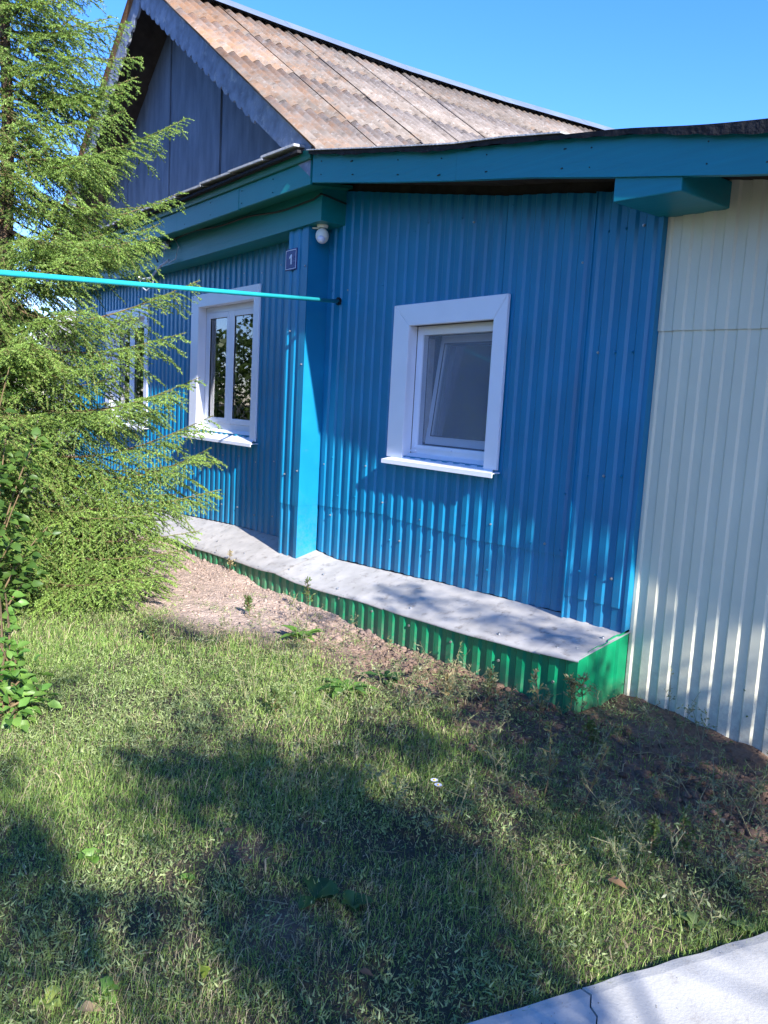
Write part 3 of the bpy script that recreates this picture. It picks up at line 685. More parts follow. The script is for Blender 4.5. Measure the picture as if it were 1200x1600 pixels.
# roof of the lean-to with its fascia, felt and projecting purlin
lr = holder('roof', ext)
m = MB(); xs = [-5.72, -4.82, -4.0, -3.55, -2.85, -2.0, 2.5]
for a, b in zip(xs[:-1], xs[1:]):
    za, zb2 = ext_top(a), ext_top(b); m.hexa([(a, 3.575, za - .045), (b, 3.575, zb2 - .045), (b, 10, zb2 - .045), (a, 10, za - .045), (a, 3.575, za - .005), (b, 3.575, zb2 - .005), (b, 10, zb2 - .005), (a, 10, za - .005)])
m.build('roof_deck', M['soffit'], lr)
m = MB(); m.v = []; N = 150
for i in range(N + 1):   # felt turned over the edge, ragged lip
    x = -5.735 + (2.5 + 5.735) * i / N; z = ext_top(x); lip = .012 + .010 * abs(math.sin(i * .9)) + (.03 * max(0, math.sin(x * 2.6 + .4)) if x > -3.4 else .010 * max(0, math.sin(x * 7))); up = .004 * math.sin(i * .37) * (.3 if x < -3.6 else 1)
    m.v += [(x, 3.488, z - lip), (x, 3.482, z + .008 + up), (x, 3.60, z + .014 + up * .4), (x, 10, z + .02)]
for i in range(N):
    a = 4 * i; b = a + 4; m.f += [(a, b, b + 1, a + 1), (a + 1, b + 1, b + 2, a + 2), (a + 2, b + 2, b + 3, a + 3)]
m.build('roofing_felt', M['felt'], lr)
m = MB()
for a, b in [(-5.74 + .22 * q, -5.74 + .22 * (q + 1)) for q in range(12)]:
    za, zb2 = ext_top(a) + .010, ext_top(b) + .010; m.hexa([(a, 3.468, za), (b, 3.468, zb2), (b, 3.62, zb2 + .012), (a, 3.62, za + .012), (a, 3.468, za + .008), (b, 3.468, zb2 + .008), (b, 3.62, zb2 + .020), (a, 3.62, za + .020)])
m.build('drip_edge', M['slate'], lr)
nl = MB()
for k in range(13):
    x = -5.6 + k * .47 + rng.normal(0, .07)
    for q in (.05, .15): nl.tube([(x + rng.normal(0, .012), 3.534, ext_top(x) - q - .01), (x, 3.5285, ext_top(x) - q - .01)], .0042, 6)
nl.build('nail_heads', M['cable'], lr, kind='stuff')
nl = MB()
for k in range(12):
    x = -13.2 + k * .62 + rng.normal(0, .04)
    for z in (3.45, 3.56): nl.tube([(x, 3.54, z + rng.normal(0, .006)), (x, 3.531, z)], .0042, 6)
nl.build('nail_heads', M['cable'], eave, kind='stuff')
def fascia(a, b, dy, drop):
    m = MB(); n = 8; xs = np.linspace(a, b, n)
    for x in xs:
        z = ext_top(x) - .006; h = drop(x); m.v += [(x, 3.535 + dy, z - h), (x, 3.535 + dy, z), (x, 3.572, z), (x, 3.572, z - h)]
    for i in range(n - 1):
        q = 4 * i; w = q + 4; m.f += [(q, w, w + 1, q + 1), (q + 1, w + 1, w + 2, q + 2), (q + 2, w + 2, w + 3, q + 3), (q + 3, w + 3, w, q)]
    m.f += [(0, 1, 2, 3), (4 * n - 1, 4 * n - 2, 4 * n - 3, 4 * n - 4)]
    m.build('fascia_board', M['teal'], lr)
fascia(-5.742, -4.012, 0, lambda x: np.interp(x, [-5.74, -4.8, -4.0], [.215, .203, .190]))
fascia(-4.006, .4, -.004, lambda x: np.interp(x, [-4.0, -2.8, -1.95, 0], [.190, .205, .205, .2]))
fascia(.404, 2.5, 0, lambda x: .2)
m = MB()
for a, b in zip(xs[:-1], xs[1:]):
    z0, z1 = ext_top(a) - .135, ext_top(b) - .135; m.hexa([(a, 3.574, z0), (b, 3.574, z1), (b, 4.0, z1), (a, 4.0, z0), (a, 3.574, z0 + .02), (b, 3.574, z1 + .02), (b, 4.0, z1 + .02), (a, 4.0, z0 + .02)])
m.build('soffit_board', M['soffit'], lr)
m = MB(); z0 = 2.772
m.hexa([(-2.775, 3.548, z0 + .010), (-2.376, 3.548, z0), (-2.376, 4.05, z0), (-2.775, 4.05, z0 + .010), (-2.775, 3.548, z0 + .16), (-2.376, 3.548, z0 + .135), (-2.376, 4.05, z0 + .135), (-2.775, 4.05, z0 + .16)])
m.build('purlin_end', M['teal'], lr, bevel=.006)

# ------------------------------------------------------------------ cream outbuilding
wall_c = holder('wall', shed)
zs = 2.17
for a, b, dy in ((-2.733, -1.60, 0), (-1.62, -.45, .002), (-.47, .7, 0), (.68, 2.0, .002)):
    sheet('cladding_sheet', a, b, 4.0 - dy, lambda x: zs - .012 + .006 * math.sin(4 * x), lambda x: ext_top(x) - .13, M['cream'], wall_c, phase=-2.70)
    sheet('cladding_sheet', a, b, 4.009 - dy, -.08, zs + .01, M['cream'], wall_c, phase=-2.70)
m = MB(); m.box(-2.70, 2.0, 4.02, 4.12, -.1, 2.1); m.box(1.9, 2.0, 4.12, 9.9, -.1, 2.2); m.box(-2.7, 1.9, 9.8, 9.9, -.1, 2.4); m.build('wall_core', M['soffit'], wall_c)
screws([(x + dx, 3.988, z) for x, dx in ((-2.70 + .087 + .126 * k, 0) for k in range(20)) for z in (2.23, .93 - .02 * x, .20) if (int((x + 3) * 40) + int(z * 10)) % 3 == 0] + [(-2.61, 3.988, 2.9), (-2.485, 3.988, .945), (-2.233, 3.988, .90), (-2.36, 3.988, .18), (-2.1, 3.988, .28)], wall_c)

# ------------------------------------------------------------------ earth bank (plinth) along the wall
plinth = thing('plinth', 'low green ribbed plinth with grey metal cap running along the blue walls', 'plinth', (-6, 3.7, 0))
capr = holder('cap', plinth); brk = [-13.6, -11.4, -9.35, -7.9, -6.06, -4.55, -3.03, -2.720]
for i, (a, b) in enumerate(zip(brk[:-1], brk[1:])):
    m = MB(); b2 = b + (.03 if i < len(brk) - 2 else 0); xs = np.linspace(a, b2, max(4, int((b2 - a) / .06))); ts = np.linspace(0, 1, 9)
    for x in xs:
        for t in ts:
            yfr = 3.528 + .010 * math.sin(2.3 * x) + (.006 if i == 5 else 0)
            y = 4.0 + (yfr - 4.0) * t; zz = cap_back(x) + (cap_front(x) - cap_back(x)) * t
            zz += .004 * math.sin(3.1 * x + 4 * t) * t + .0015 * math.sin(9 * x) * t * t + .005 * (i % 2) + (0.012 * t if i == 6 else 0) + .004 * math.sin(math.pi * t)
            m.v.append((x, y, zz))
        m.v.append((x, m.v[-1][1] + .003, m.v[-1][2] - .012))
    k = len(ts) + 1
    for q in range(len(xs) - 1):
        for t in range(k - 1): a_ = q * k + t; m.f.append((a_, a_ + 1, a_ + k + 1, a_ + k))
    m.build('cap_sheet', M['galv'], capr, smooth=True)
screws([(x, y, 0) for x, y in ()] or [(-13.0, 3.6, .05)], capr)
def cap_screws():
    m = MB()
    for x, y in ((-2.95, 3.62), (-2.84, 3.66), (-2.80, 3.84), (-3.4, 3.6), (-4.3, 3.62), (-5.2, 3.6), (-5.6, 3.72), (-6.0, 3.62), (-6.9, 3.65), (-7.6, 3.7)):
        z = ledge_z(x, y) + .012; m.tube([(x, y, z - .004), (x, y, z + .006)], [.010, .008], 7)
    m.build('screw_heads', M['steel'], capr, kind='stuff')
bpy.data.objects.remove(bpy.data.objects['screw_heads.004'] if 'screw_heads.004' in bpy.data.objects else bpy.data.objects['screw_heads'])
cap_screws()
skr = holder('skirting', plinth); e = [-13.6, -12.3, -11.1, -9.9, -8.7, -7.5, -6.3, -5.1, -3.95, -2.77]
for i, (a, b) in enumerate(zip(e[:-1], e[1:])):
    sheet('skirting_sheet', a, b + .01, 3.560 - .0025 * (i % 2), -.09, lambda x: float(cap_front(x)) + .006, M['green'], skr, depth=.013, phase=.02)
m = MB()    # corner and return
m.quad((-2.80, 3.545, -.09), (-2.735, 3.545, -.09), (-2.735, 3.545, .322), (-2.80, 3.545, .310))
ysr = [3.545, 3.63, 3.65, 3.73, 3.742, 3.80, 3.82, 3.90, 3.912, 3.994]; dd = [0, 0, -.014, -.014, 0, 0, -.014, -.014, 0, 0]
for i in range(len(ysr) - 1):
    f = lambda y: float(np.interp(y, [3.54, 4], [.322, .440]))
    m.quad((-2.735 + dd[i], ysr[i], -.09), (-2.735 + dd[i + 1], ysr[i + 1], -.09), (-2.735 + dd[i + 1], ysr[i + 1], f(ysr[i + 1])), (-2.735 + dd[i], ysr[i], f(ysr[i])))
m.build('end_sheet', M['green'], skr)
m = MB()
for q in range(12): 
    x = -2.9 - q * .44; m.tube([(x, 3.550, .14), (x, 3.540, .14)], .009, 7)
m.tube([(-2.73, 3.61, .16), (-2.72, 3.61, .16)], .009, 7)
m.build('screw_heads', M['steel'], skr, kind='stuff')

# ------------------------------------------------------------------ small things on the walls
sg = thing('number_sign', 'small blue enamel house number plate with white border and figure 1', 'sign', (-6.43, 3.78, 2.93))
sx0, sx1, sz0, sz1 = -6.535, -6.338, 2.835, 3.022; sy = 3.776
m = MB(); m.box(sx0, sx1, sy, sy + .006, sz0, sz1); m.build('plate', M['sign'], sg, bevel=.001)
m = MB(); m.box(sx0 + .006, sx1 - .006, sy - .0025, sy + .001, sz0 + .006, sz1 - .006); m.build('field', M['sign'], sg)
m = MB(); b0 = .010; 
for r in ((sx0 + b0, sx1 - b0, sz0 + b0, sz0 + b0 + .004), (sx0 + b0, sx1 - b0, sz1 - b0 - .005, sz1 - b0), (sx0 + b0, sx0 + b0 + .005, sz0 + b0 + .005, sz1 - b0 - .005), (sx1 - b0 - .005, sx1 - b0, sz0 + b0 + .005, sz1 - b0 - .005)):
    m.box(r[0], r[1], sy - .0045, sy - .002, r[2], r[3])
m.build('border_line', M['signw'], sg)
m = MB(); cxs = (sx0 + sx1) / 2 + .004; zc = (sz0 + sz1) / 2
pts = [(-.009, -.042), (.011, -.042), (.011, .044), (-.005, .044), (-.030, .022), (-.030, .006), (-.009, .018)]
m.v = [(cxs + a, sy - .0045, zc + b) for a, b in pts] + [(cxs + a, sy - .002, zc + b) for a, b in pts]; k = len(pts)
m.f = [tuple(range(k)), tuple(range(2 * k - 1, k - 1, -1))] + [(q, q + k, (q + 1) % k + k, (q + 1) % k) for q in range(k)]; m.build('numeral', M['signw'], sg)

cm_ = thing('security_lamp', 'small ivory round lamp hanging under the teal beam end above number plate', 'lamp', (-6.06, 3.88, 3.19))
m = MB(); m.tube([(-6.07, 3.86, 3.19), (-6.07, 3.86, 3.165)], [.05, .045], 14); m.build('mount', M['plastic'], cm_, smooth=False)
m = MB(); m.ball((-6.07, 3.86, 3.10), (.058, .058, .066), 18, 12); m.build('housing', M['plastic'], cm_, smooth=True)
m = MB(); m.ball((-6.045, 3.835, 3.065), (.038, .038, .034), 14, 10); m.build('lens', M['signw'], cm_, smooth=True)
m = MB(); m.tube([(-6.11, 3.85, 3.168), (-6.17, 3.82, 3.172)], .008, 6); m.build('arm', M['plastic'], cm_)

cb = MB(); pts = [(-13.5, 3.742, 3.36)] + [(x, 3.742, 3.385 + .012 * math.sin(x * 5) + .02 * math.sin(x * 1.3) - .012 * (x + 6)) for x in np.arange(-10.2, -5.95, .16)] + [(-5.93, 3.738, 3.40), (-5.915, 3.77, 3.395), (-5.915, 3.99, 3.365)]
cb.tube(pts, .0085, 5); o = cb.build('cable', M['cable']); tag(o, 'thin dark cable sagging along the teal frieze beam', 'cable')
ins = thing('wire_insulator', 'white ball insulator with loose grey service wires under teal eave', 'insulator', (-9.3, 3.74, 3.32))
m = MB(); m.ball((-9.14, 3.69, 3.37), .045, 14, 10); m.build('ball', M['signw'], ins, smooth=True)
m = MB(); m.tube([(-9.14, 3.76, 3.37), (-9.14, 3.70, 3.37)], .014, 8); m.build('pin', M['black'], ins)
m = MB(); m.tube([(-9.75, 3.55, 3.46), (-9.55, 3.62, 3.42), (-9.38, 3.66, 3.30), (-9.30, 3.67, 3.20)], .010, 6); m.tube([(-9.75, 3.55, 3.46), (-9.62, 3.60, 3.46), (-9.5, 3.62, 3.42)], .022, 6); m.build('wire', M['black'], ins)
m = MB(); m.tube([(-9.05, 3.70, 3.20), (-9.2, 3.66, 3.14), (-9.42, 3.63, 3.02), (-9.62, 3.60, 3.02), (-9.7, 3.6, 3.06)], .014, 6); m.tube([(-9.66, 3.6, 3.02), (-9.6, 3.6, 2.93), (-9.48, 3.61, 2.88), (-9.36, 3.63, 2.93), (-9.34, 3.64, 2.99)], .008, 6)
m.tube([(-9.14, 3.69, 3.34), (-9.18, 3.67, 3.25), (-9.12, 3.68, 3.17)], .006, 5); m.tube([(-9.0, 3.74, 3.45), (-8.85, 3.73, 3.33), (-8.9, 3.72, 3.2), (-9.05, 3.70, 3.17)], .006, 5); m.build('wire', M['greycable'], ins)
m = MB(); m.ball((-9.68, 3.595, 3.04), .032, 8, 6); m.build('clamp', M['steel'], ins)

pole = thing('metal_pole', 'long turquoise painted pipe fixed to blue wall and crossing the yard', 'pole', (-4.4, .1, 0))
pa = Vector((-5.955, 4.0, 2.555)); pbv = Vector((-4.80, 1.02, 2.262)); dirp = pbv - pa
m = MB(); m.tube([pa + dirp * t for t in (0, .5, 1.0, 1.28)], .0168, 12); m.build('pipe', M['pipe'], pole, smooth=True)
e_ = pa + dirp * 1.265; m = MB(); m.tube([(e_.x, e_.y, -.2), (e_.x, e_.y, e_.z + .03)], .028, 10); m.build('post', M['pipe'], pole)
m = MB(); m.tube([(pa.x, 3.992, pa.z), (pa.x, 3.975, pa.z)], .035, 12); m.tube([(pa.x + .03, 3.985, pa.z - .02), (pa.x + .03, 3.96, pa.z - .02)], .010, 7); m.build('flange', M['black'], pole)

# ------------------------------------------------------------------ spruce
def hsv_mix(a, b, t): return a[None] * (1 - t[:, None]) + b[None] * t[:, None]
def needles_for(segs, dens, L=.0155, Wd=.0066, young=.0):
    """segs: list of (p0,p1,age) ; returns V,F,col of slim triangles around each twig"""
    P0 = np.array([s[0] for s in segs]); P1 = np.array([s[1] for s in segs]); ag = np.array([s[2] for s in segs])
    ln = np.linalg.norm(P1 - P0, axis=1); cnt = np.maximum(3, (ln * dens)).astype(int); idx = np.repeat(np.arange(len(segs)), cnt); n = len(idx)
    t = rng.random(n); d = (P1 - P0)[idx] / np.maximum(ln[idx], 1e-6)[:, None]; base = P0[idx] + (P1 - P0)[idx] * t[:, None]
    u = np.cross(d, np.array([0, 0, 1.0])); nu = np.linalg.norm(u, axis=1, keepdims=True); u = np.where(nu < .05, np.array([1., 0, 0]), u / np.maximum(nu, 1e-6)); w = np.cross(u, d)
    a = rng.uniform(0, 2 * np.pi, n); rad = u * np.cos(a)[:, None] + w * np.sin(a)[:, None]
    nd = d * .75 + rad * .72 + np.array([0, 0, .12]); nd /= np.linalg.norm(nd, axis=1, keepdims=True)
    ll = L * rng.uniform(.75, 1.25, n)[:, None]
    side = np.cross(nd, rng.normal(0, 1, (n, 3))); side /= np.linalg.norm(side, axis=1, keepdims=True); side *= Wd * .5
    V = np.stack([base - side, base + side, base + nd * ll], 1).reshape(-1, 3); Fc = np.arange(3 * n).reshape(-1, 3)
    tint = np.clip(ag[idx] + rng.normal(0, .18, n), 0, 1)
    col = hsv_mix(np.array([.046, .105, .022]), np.array([.250, .375, .078]), tint) * rng.uniform(.75, 1.25, (n, 1))
    return V, Fc, np.repeat(col, 3, 0)

def spruce():
    bx, by = -7.42, 1.62
    t = thing('spruce_tree', 'young green spruce with drooping boughs in front of the left windows', 'tree', (bx, by, 0))
    H = 8.6; m = MB(); zs_ = np.linspace(-.1, H, 16)
    m.tube([(bx + .03 * math.sin(z * 1.3), by + .03 * math.cos(z * 1.7), z) for z in zs_], [max(.012, .085 * (1 - z / H)) for z in zs_], 10); m.build('trunk', M['bark'], t, smooth=True)
    right = np.array([.606, .794, 0.0]); 
    boughs = []
    ga = 0.0; h = .22
    while h < 7.6:
        Lm = 1.62 * (1 - h / 9.4) ** .8 * rng.uniform(.75, 1.12)
        ga += 2.399 + rng.normal(0, .35)
        boughs.append((h, ga, Lm, None)); h += (.026 if h < 5.2 else .07) + .006 * h * rng.random()
    for k in range(84):
        hh = .8 + 5.6 * (k + rng.random()) / 84; boughs.append((hh, -.22 + rng.uniform(-.95, 1.25), 1.55 * (1 - hh / 9.4) ** .8 * rng.uniform(.5, 1.05), None))
    def aim(px, py, dep):   # explicit boughs whose tips show against the house
        tip = ray(px, py) * dep + np.array([0, 0, CAMZ]); return tip
    for px, py, dep, h0 in ((292, 185, 6.9, 3.55), (285, 300, 6.8, 3.15), (245, 370, 6.6, 2.95), (312, 438, 6.7, 2.25), (290, 520, 6.5, 2.1), (312, 590, 6.8, 1.55), (332, 650, 6.6, 1.15), (345, 765, 6.7, .85),
                            (330, 700, 6.3, 1.0), (250, 350, 6.2, 2.9), (215, 120, 6.6, 4.0), (206, 35, 6.6, 4.5), (180, 230, 6.2, 3.5), (270, 610, 6.2, 1.6), (290, 860, 6.2, .55), (255, 900, 5.9, .4), (200, 905, 5.6, .35), (310, 830, 6.5, .65), (120, 300, 6.1, 3.2), (100, 100, 6.1, 4.1), (60, 560, 6.0, 2.2), (150, 480, 6.0, 2.4)):
        boughs.append((h0, None, None, aim(px, py, dep)))
    for h, az, Lm, tip in boughs:
        p0 = np.array([bx, by, h])
        if tip is None:
            dr = np.array([math.cos(az), math.sin(az), 0.0]); L = Lm
            end = p0 + dr * L + np.array([0, 0, (.10 if h > 5 else -.06 - .10 * max(0, 1 - h / 2)) * L + rng.normal(0, .06)])
            end[2] = max(end[2], .10)
        else: end = tip
        if end[1] > 3.45: continue
        c0 = CM @ (np.array(end) - np.array([0, 0, CAMZ])); u0 = 600 + F * c0[0] / c0[2]; v0 = 800 + F * c0[1] / c0[2]
        if tip is None and 150 < u0 < 330 and 430 < v0 < 720 and rng.random() < .8: continue
        vec = end - p0; L = np.linalg.norm(vec); hd = vec.copy(); hd[2] = 0; hd /= np.linalg.norm(hd); sd = np.cross(np.array([0, 0, 1.]), hd)
        sag = (.10 if h < 4.5 else .05) * L; N = 12; bend = rng.normal(0, .05) * L
        ax = [p0 + vec * (i / N) + np.array([0, 0, -sag * math.sin(math.pi * (i / N) ** .85)]) + sd * bend * math.sin(math.pi * i / N) for i in range(N + 1)]
        wood = MB(); wood.tube(ax, [max(.0028, (.003 + .0065 * L) * (1 - i / (N + .5))) for i in range(N + 1)], 6)
        segs = []; ns = max(10, int(L * 22))
        if True:
            f0 = int(N * .22)
            for i in range(f0, N): segs.append((ax[i], ax[i + 1], .3 + .6 * (i / N)))
        for k in range(ns):
            s = .13 + .85 * (k + rng.random() * .6) / ns; i = min(N - 1, int(s * N)); fr = s * N - i; q = ax[i] * (1 - fr) + ax[i + 1] * fr
            ad = ax[i + 1] - ax[i]; ad /= np.linalg.norm(ad)
            side = 1 if k % 2 else -1
            l2 = (.50 * L * (1 - s) ** .8 * (.35 + .65 * min(1, s * 3)) + .075) * rng.uniform(.75, 1.2); l2 = min(l2, .62)
            d2 = ad * .62 + sd * side * rng.uniform(.55, .95) + np.array([0, 0, rng.uniform(-.42, .08)]); d2 /= np.linalg.norm(d2)
            droop = -.22 - .30 * rng.random()
            pts = [q + d2 * l2 * u + np.array([0, 0, droop * l2 * u * u]) for u in (0, .35, .7, 1.0)]
            if l2 > .2: wood.tube(pts, [.0032, .0026, .002, .0014], 3, caps=False)
            y0 = .15 + .5 * s + rng.normal(0, .1)
            for j in range(3): segs.append((pts[j], pts[j + 1], y0 + .15 * j))
            nt_ = int(l2 / .048)
            for c in range(nt_):
                u = .12 + .8 * (c + rng.random() * .5) / max(1, nt_); b = q + d2 * l2 * u + np.array([0, 0, droop * l2 * u * u])
                d2n = d2 + np.array([0, 0, droop * 2 * u]); s3 = np.cross(d2n, np.array([0, 0, 1.])); s3 /= np.linalg.norm(s3) + 1e-9
                l3 = (.34 * l2 * (1 - u) + .040) * rng.uniform(.7, 1.3); l3 = min(l3, .14)
                d3 = d2n * .7 + s3 * (1 if c % 2 else -1) * rng.uniform(.5, .9) + np.array([0, 0, rng.uniform(-.35, .05)]); d3 /= np.linalg.norm(d3)
                segs.append((b, b + d3 * l3, y0 + .2 + rng.normal(0, .12)))
        wo_ = wood.build('bough', M['twig'], t)
        cc = CM @ (np.array(end) - np.array([0, 0, CAMZ])); ux = 600 + F * cc[0] / cc[2]; vy = 800 + F * cc[1] / cc[2]
        V, Fc, col = needles_for(segs, 330 if (ux > -90 and vy > -150) else 70)
        o = np_mesh('needle_sprays', V, Fc, M['needle'], col, kind='stuff'); adopt(o, wo_)
spruce()

# ------------------------------------------------------------------ leaves
def leaf_quads(P, D, N_, L, Wd, col, fold=.25, curl=.15, simple=False):
    """each leaf: 6-vertex pointed blade folded along the midrib: 4 tris as 2 quads; P base, D direction, N_ normal"""
    n = len(P); D = D / np.linalg.norm(D, axis=1, keepdims=True); S_ = np.cross(D, N_); S_ /= np.linalg.norm(S_, axis=1, keepdims=True) + 1e-9; U = np.cross(S_, D)
    L = np.asarray(L).reshape(-1, 1) * np.ones((n, 1)); Wd = np.asarray(Wd).reshape(-1, 1) * np.ones((n, 1))
    if simple:
        V = np.stack([P, P + D * L * .45 + S_ * Wd * .5, P + D * L, P + D * L * .45 - S_ * Wd * .5], 1).reshape(-1, 3); o = np.arange(n)[:, None] * 4
        return V, np.concatenate([o + np.array([[0, 1, 2]]), o + np.array([[0, 2, 3]])], 0), np.repeat(col, 4, 0)
    base = P; tip = P + D * L - U * L * curl; mid = P + D * L * .5 + U * L * .02
    l1 = P + D * L * .32 + S_ * Wd * .5 + U * Wd * fold; l2 = P + D * L * .68 + S_ * Wd * .38 + U * (Wd * fold * .8 - L * curl * .4)
    r1 = P + D * L * .32 - S_ * Wd * .5 + U * Wd * fold; r2 = P + D * L * .68 - S_ * Wd * .38 + U * (Wd * fold * .8 - L * curl * .4)
    V = np.stack([base, l1, l2, tip, r2, r1, mid], 1).reshape(-1, 3); o = np.arange(n)[:, None] * 7
    Fc = np.concatenate([o + np.array([[0, 6, 1, 1]]), ], 0)
    tr = np.concatenate([o + np.array([q]) for q in ([0, 1, 6], [1, 2, 6], [2, 3, 6], [6, 3, 4], [6, 4, 5], [6, 5, 0])], 0)
    return V, tr, np.repeat(col, 7, 0)
def greens(n, a=(.045, .105, .020), b=(.115, .19, .035), j=.2):
    t = rng.random(n); return hsv_mix(np.array(a), np.array(b), t) * rng.uniform(1 - j, 1 + j, (n, 1))

def leafy_bush(name, label, cat, base, stems, leafL, group=None, cols=None):
    """stems: list of tip positions; each stem becomes a part with its own leaves"""
    t = thing(name, label, cat, base, group)
    for tip, nl in stems:
        b = np.array(base) + rng.normal(0, .05, 3) * np.array([1, 1, 0]); tip = np.array(tip); v = tip - b
        pts = [b + v * u + np.array([0, 0, .12 * np.linalg.norm(v) * math.sin(math.pi * u * .9)]) for u in np.linspace(0, 1, 8)]
        m = MB(); m.tube(pts, np.linspace(.009, .003, 8), 5); st = m.build('stem', M['twig'], t)
        u = rng.uniform(.25, 1.0, nl); ii = np.clip((u * 7).astype(int), 0, 6); fr = (u * 7 - ii)[:, None]; A = np.array(pts)
        P = A[ii] * (1 - fr) + A[ii + 1] * fr; D = rng.normal(0, 1, (nl, 3)); D[:, 2] = D[:, 2] * .4 - .15; D += v / np.linalg.norm(v) * .4
        P = P + D / np.linalg.norm(D, axis=1, keepdims=True) * rng.uniform(.01, .10, (nl, 1))
        Nn = rng.normal(0, .45, (nl, 3)) + np.array([.15, -.1, 1.0]); Ls = leafL * rng.uniform(.6, 1.2, nl)
        V, Fc, col = leaf_quads(P, D, Nn, Ls, Ls * rng.uniform(.5, .68, nl), greens(nl) if cols is None else greens(nl, *cols))
        o = np_mesh('leaves', V, Fc, M['leaf'], col, kind='stuff'); adopt(o, st)
    return t
def at(px, py, dep): return tuple(ray(px, py) * dep + np.array([0, 0, CAMZ]))
bp_ = on_ground(-30, 985)
leafy_bush('cherry_shrub', 'broad leaved shrub with dark green leaves left of the spruce', 'shrub', tuple(bp_),
           [(at(px, py, d), n) for px, py, d, n in ((15, 590, 5.3, 34), (-30, 620, 5.2, 40), (60, 690, 5.5, 46), (40, 760, 5.4, 60), (75, 830, 5.6, 44), (20, 850, 5.3, 50), (-20, 740, 5.2, 60), (50, 900, 5.6, 40), (10, 690, 5.6, 50), (-60, 850, 5.0, 40))], .085,
           cols=((.035, .085, .018), (.10, .18, .035)))
g1 = on_ground(20, 1120)
leafy_bush('bean_plant', 'low bright green leafy plant on the lawn at left edge', 'plant', tuple(g1),
           [(tuple(on_ground(px, py) + np.array([0, 0, z])), n) for px, py, z, n in ((45, 1095, .14, 40), (10, 1075, .20, 40), (58, 1115, .08, 30), (-20, 1050, .24, 34), (15, 1150, .07, 28), (0, 1000, .26, 30), (30, 1060, .16, 34), (-30, 1110, .2, 30), (5, 975, .2, 24))], .072,
           cols=((.09, .21, .035), (.17, .30, .06)))

# ------------------------------------------------------------------ lawn
def lawn():
    N = 900000
    X = rng.uniform(-9.5, -.85, N); Y = rng.uniform(.15, 3.75, N)
    # in front of the camera and roughly in the frame
    c = np.stack([X, Y, np.full(N, -CAMZ)], -1) @ CM.T; u = 600 + F * c[:, 0] / c[:, 2]; v = 800 + F * c[:, 1] / c[:, 2]
    ok = (u > -160) & (u < 1330) & (v < 1760) & (c[:, 2] > .5) & (X < PATH_E(Y) + .02 - .0)
    dist = c[:, 2]; b = bareness(X, Y)
    patch = .60 + .50 * wob(X, Y, 4.5) + .15 * wob(X - 3, Y + 5, 11)
    keep = rng.random(N) < np.clip(1 - b * 1.12, .012, 1) * np.clip(patch, .16, 1) * np.clip(2.6 / dist, .35, 1)
    keep &= ok & ~((Y > 3.5) & (X < -2.7))
    X, Y, dist, b = X[keep], Y[keep], dist[keep], b[keep]; n = len(X); Z = ground_z(X, Y) - .004
    tuft = wob(X, Y, 7); dry = np.clip(.40 + .35 * wob(X + 11, Y, 2.2) + .55 * b + .25 * rng.normal(0, 1, n), 0, 1)
    kind = rng.random(n)
    L = rng.gamma(4.2, .0085, n) * (1 + .28 * tuft) * np.where(kind < .07, 1.7, 1) * np.where(kind > .72, .55, 1); L = np.clip(L, .014, .15)
    Wd = rng.uniform(.0011, .0026, n) * np.clip(dist / 2.6, .8, 2.0) * np.where(kind > .72, 1.9, 1)
    az = rng.uniform(0, 2 * np.pi, n); lean = np.abs(rng.normal(.55, .35, n)) + np.where(kind > .72, .4, 0)
    az2 = az + rng.normal(0, .7, n)
    d1 = np.stack([np.cos(az) * np.sin(lean * .6), np.sin(az) * np.sin(lean * .6), np.cos(lean * .6)], -1)
    l2 = np.minimum(lean * 1.9, 2.0); d2 = np.stack([np.cos(az2) * np.sin(l2), np.sin(az2) * np.sin(l2), np.cos(l2)], -1)
    s = np.stack([-np.sin(az + 1.0), np.cos(az + 1.0), rng.normal(0, .3, n)], -1); s /= np.linalg.norm(s, axis=1, keepdims=True); s *= Wd[:, None] * .5
    base = np.stack([X, Y, Z], -1); mid = base + d1 * (L * .5)[:, None]; tip = mid + d2 * (L * .5)[:, None]
    V = np.stack([base - s, base + s, mid + s * .9, mid - s * .9, tip], 1).reshape(-1, 3); o = np.arange(n)[:, None] * 5
    Fc = np.concatenate([o + np.array([[0, 1, 2]]), o + np.array([[0, 2, 3]]), o + np.array([[3, 2, 4]])], 0)
    gcol = hsv_mix(np.array([.095, .195, .042]), np.array([.34, .465, .125]), rng.random(n))
    dcol = hsv_mix(np.array([.34, .29, .17]), np.array([.54, .46, .30]), rng.random(n))
    isdry = rng.random(n) < dry * .50
    col = np.where(isdry[:, None], dcol, gcol) * rng.uniform(.8, 1.2, (n, 1))
    np_mesh('lawn_grass', V, Fc, M['grass'], np.repeat(col, 5, 0), kind='stuff', label='short weedy lawn grass, partly dry, in dappled shade', category='grass')
    
lawn()

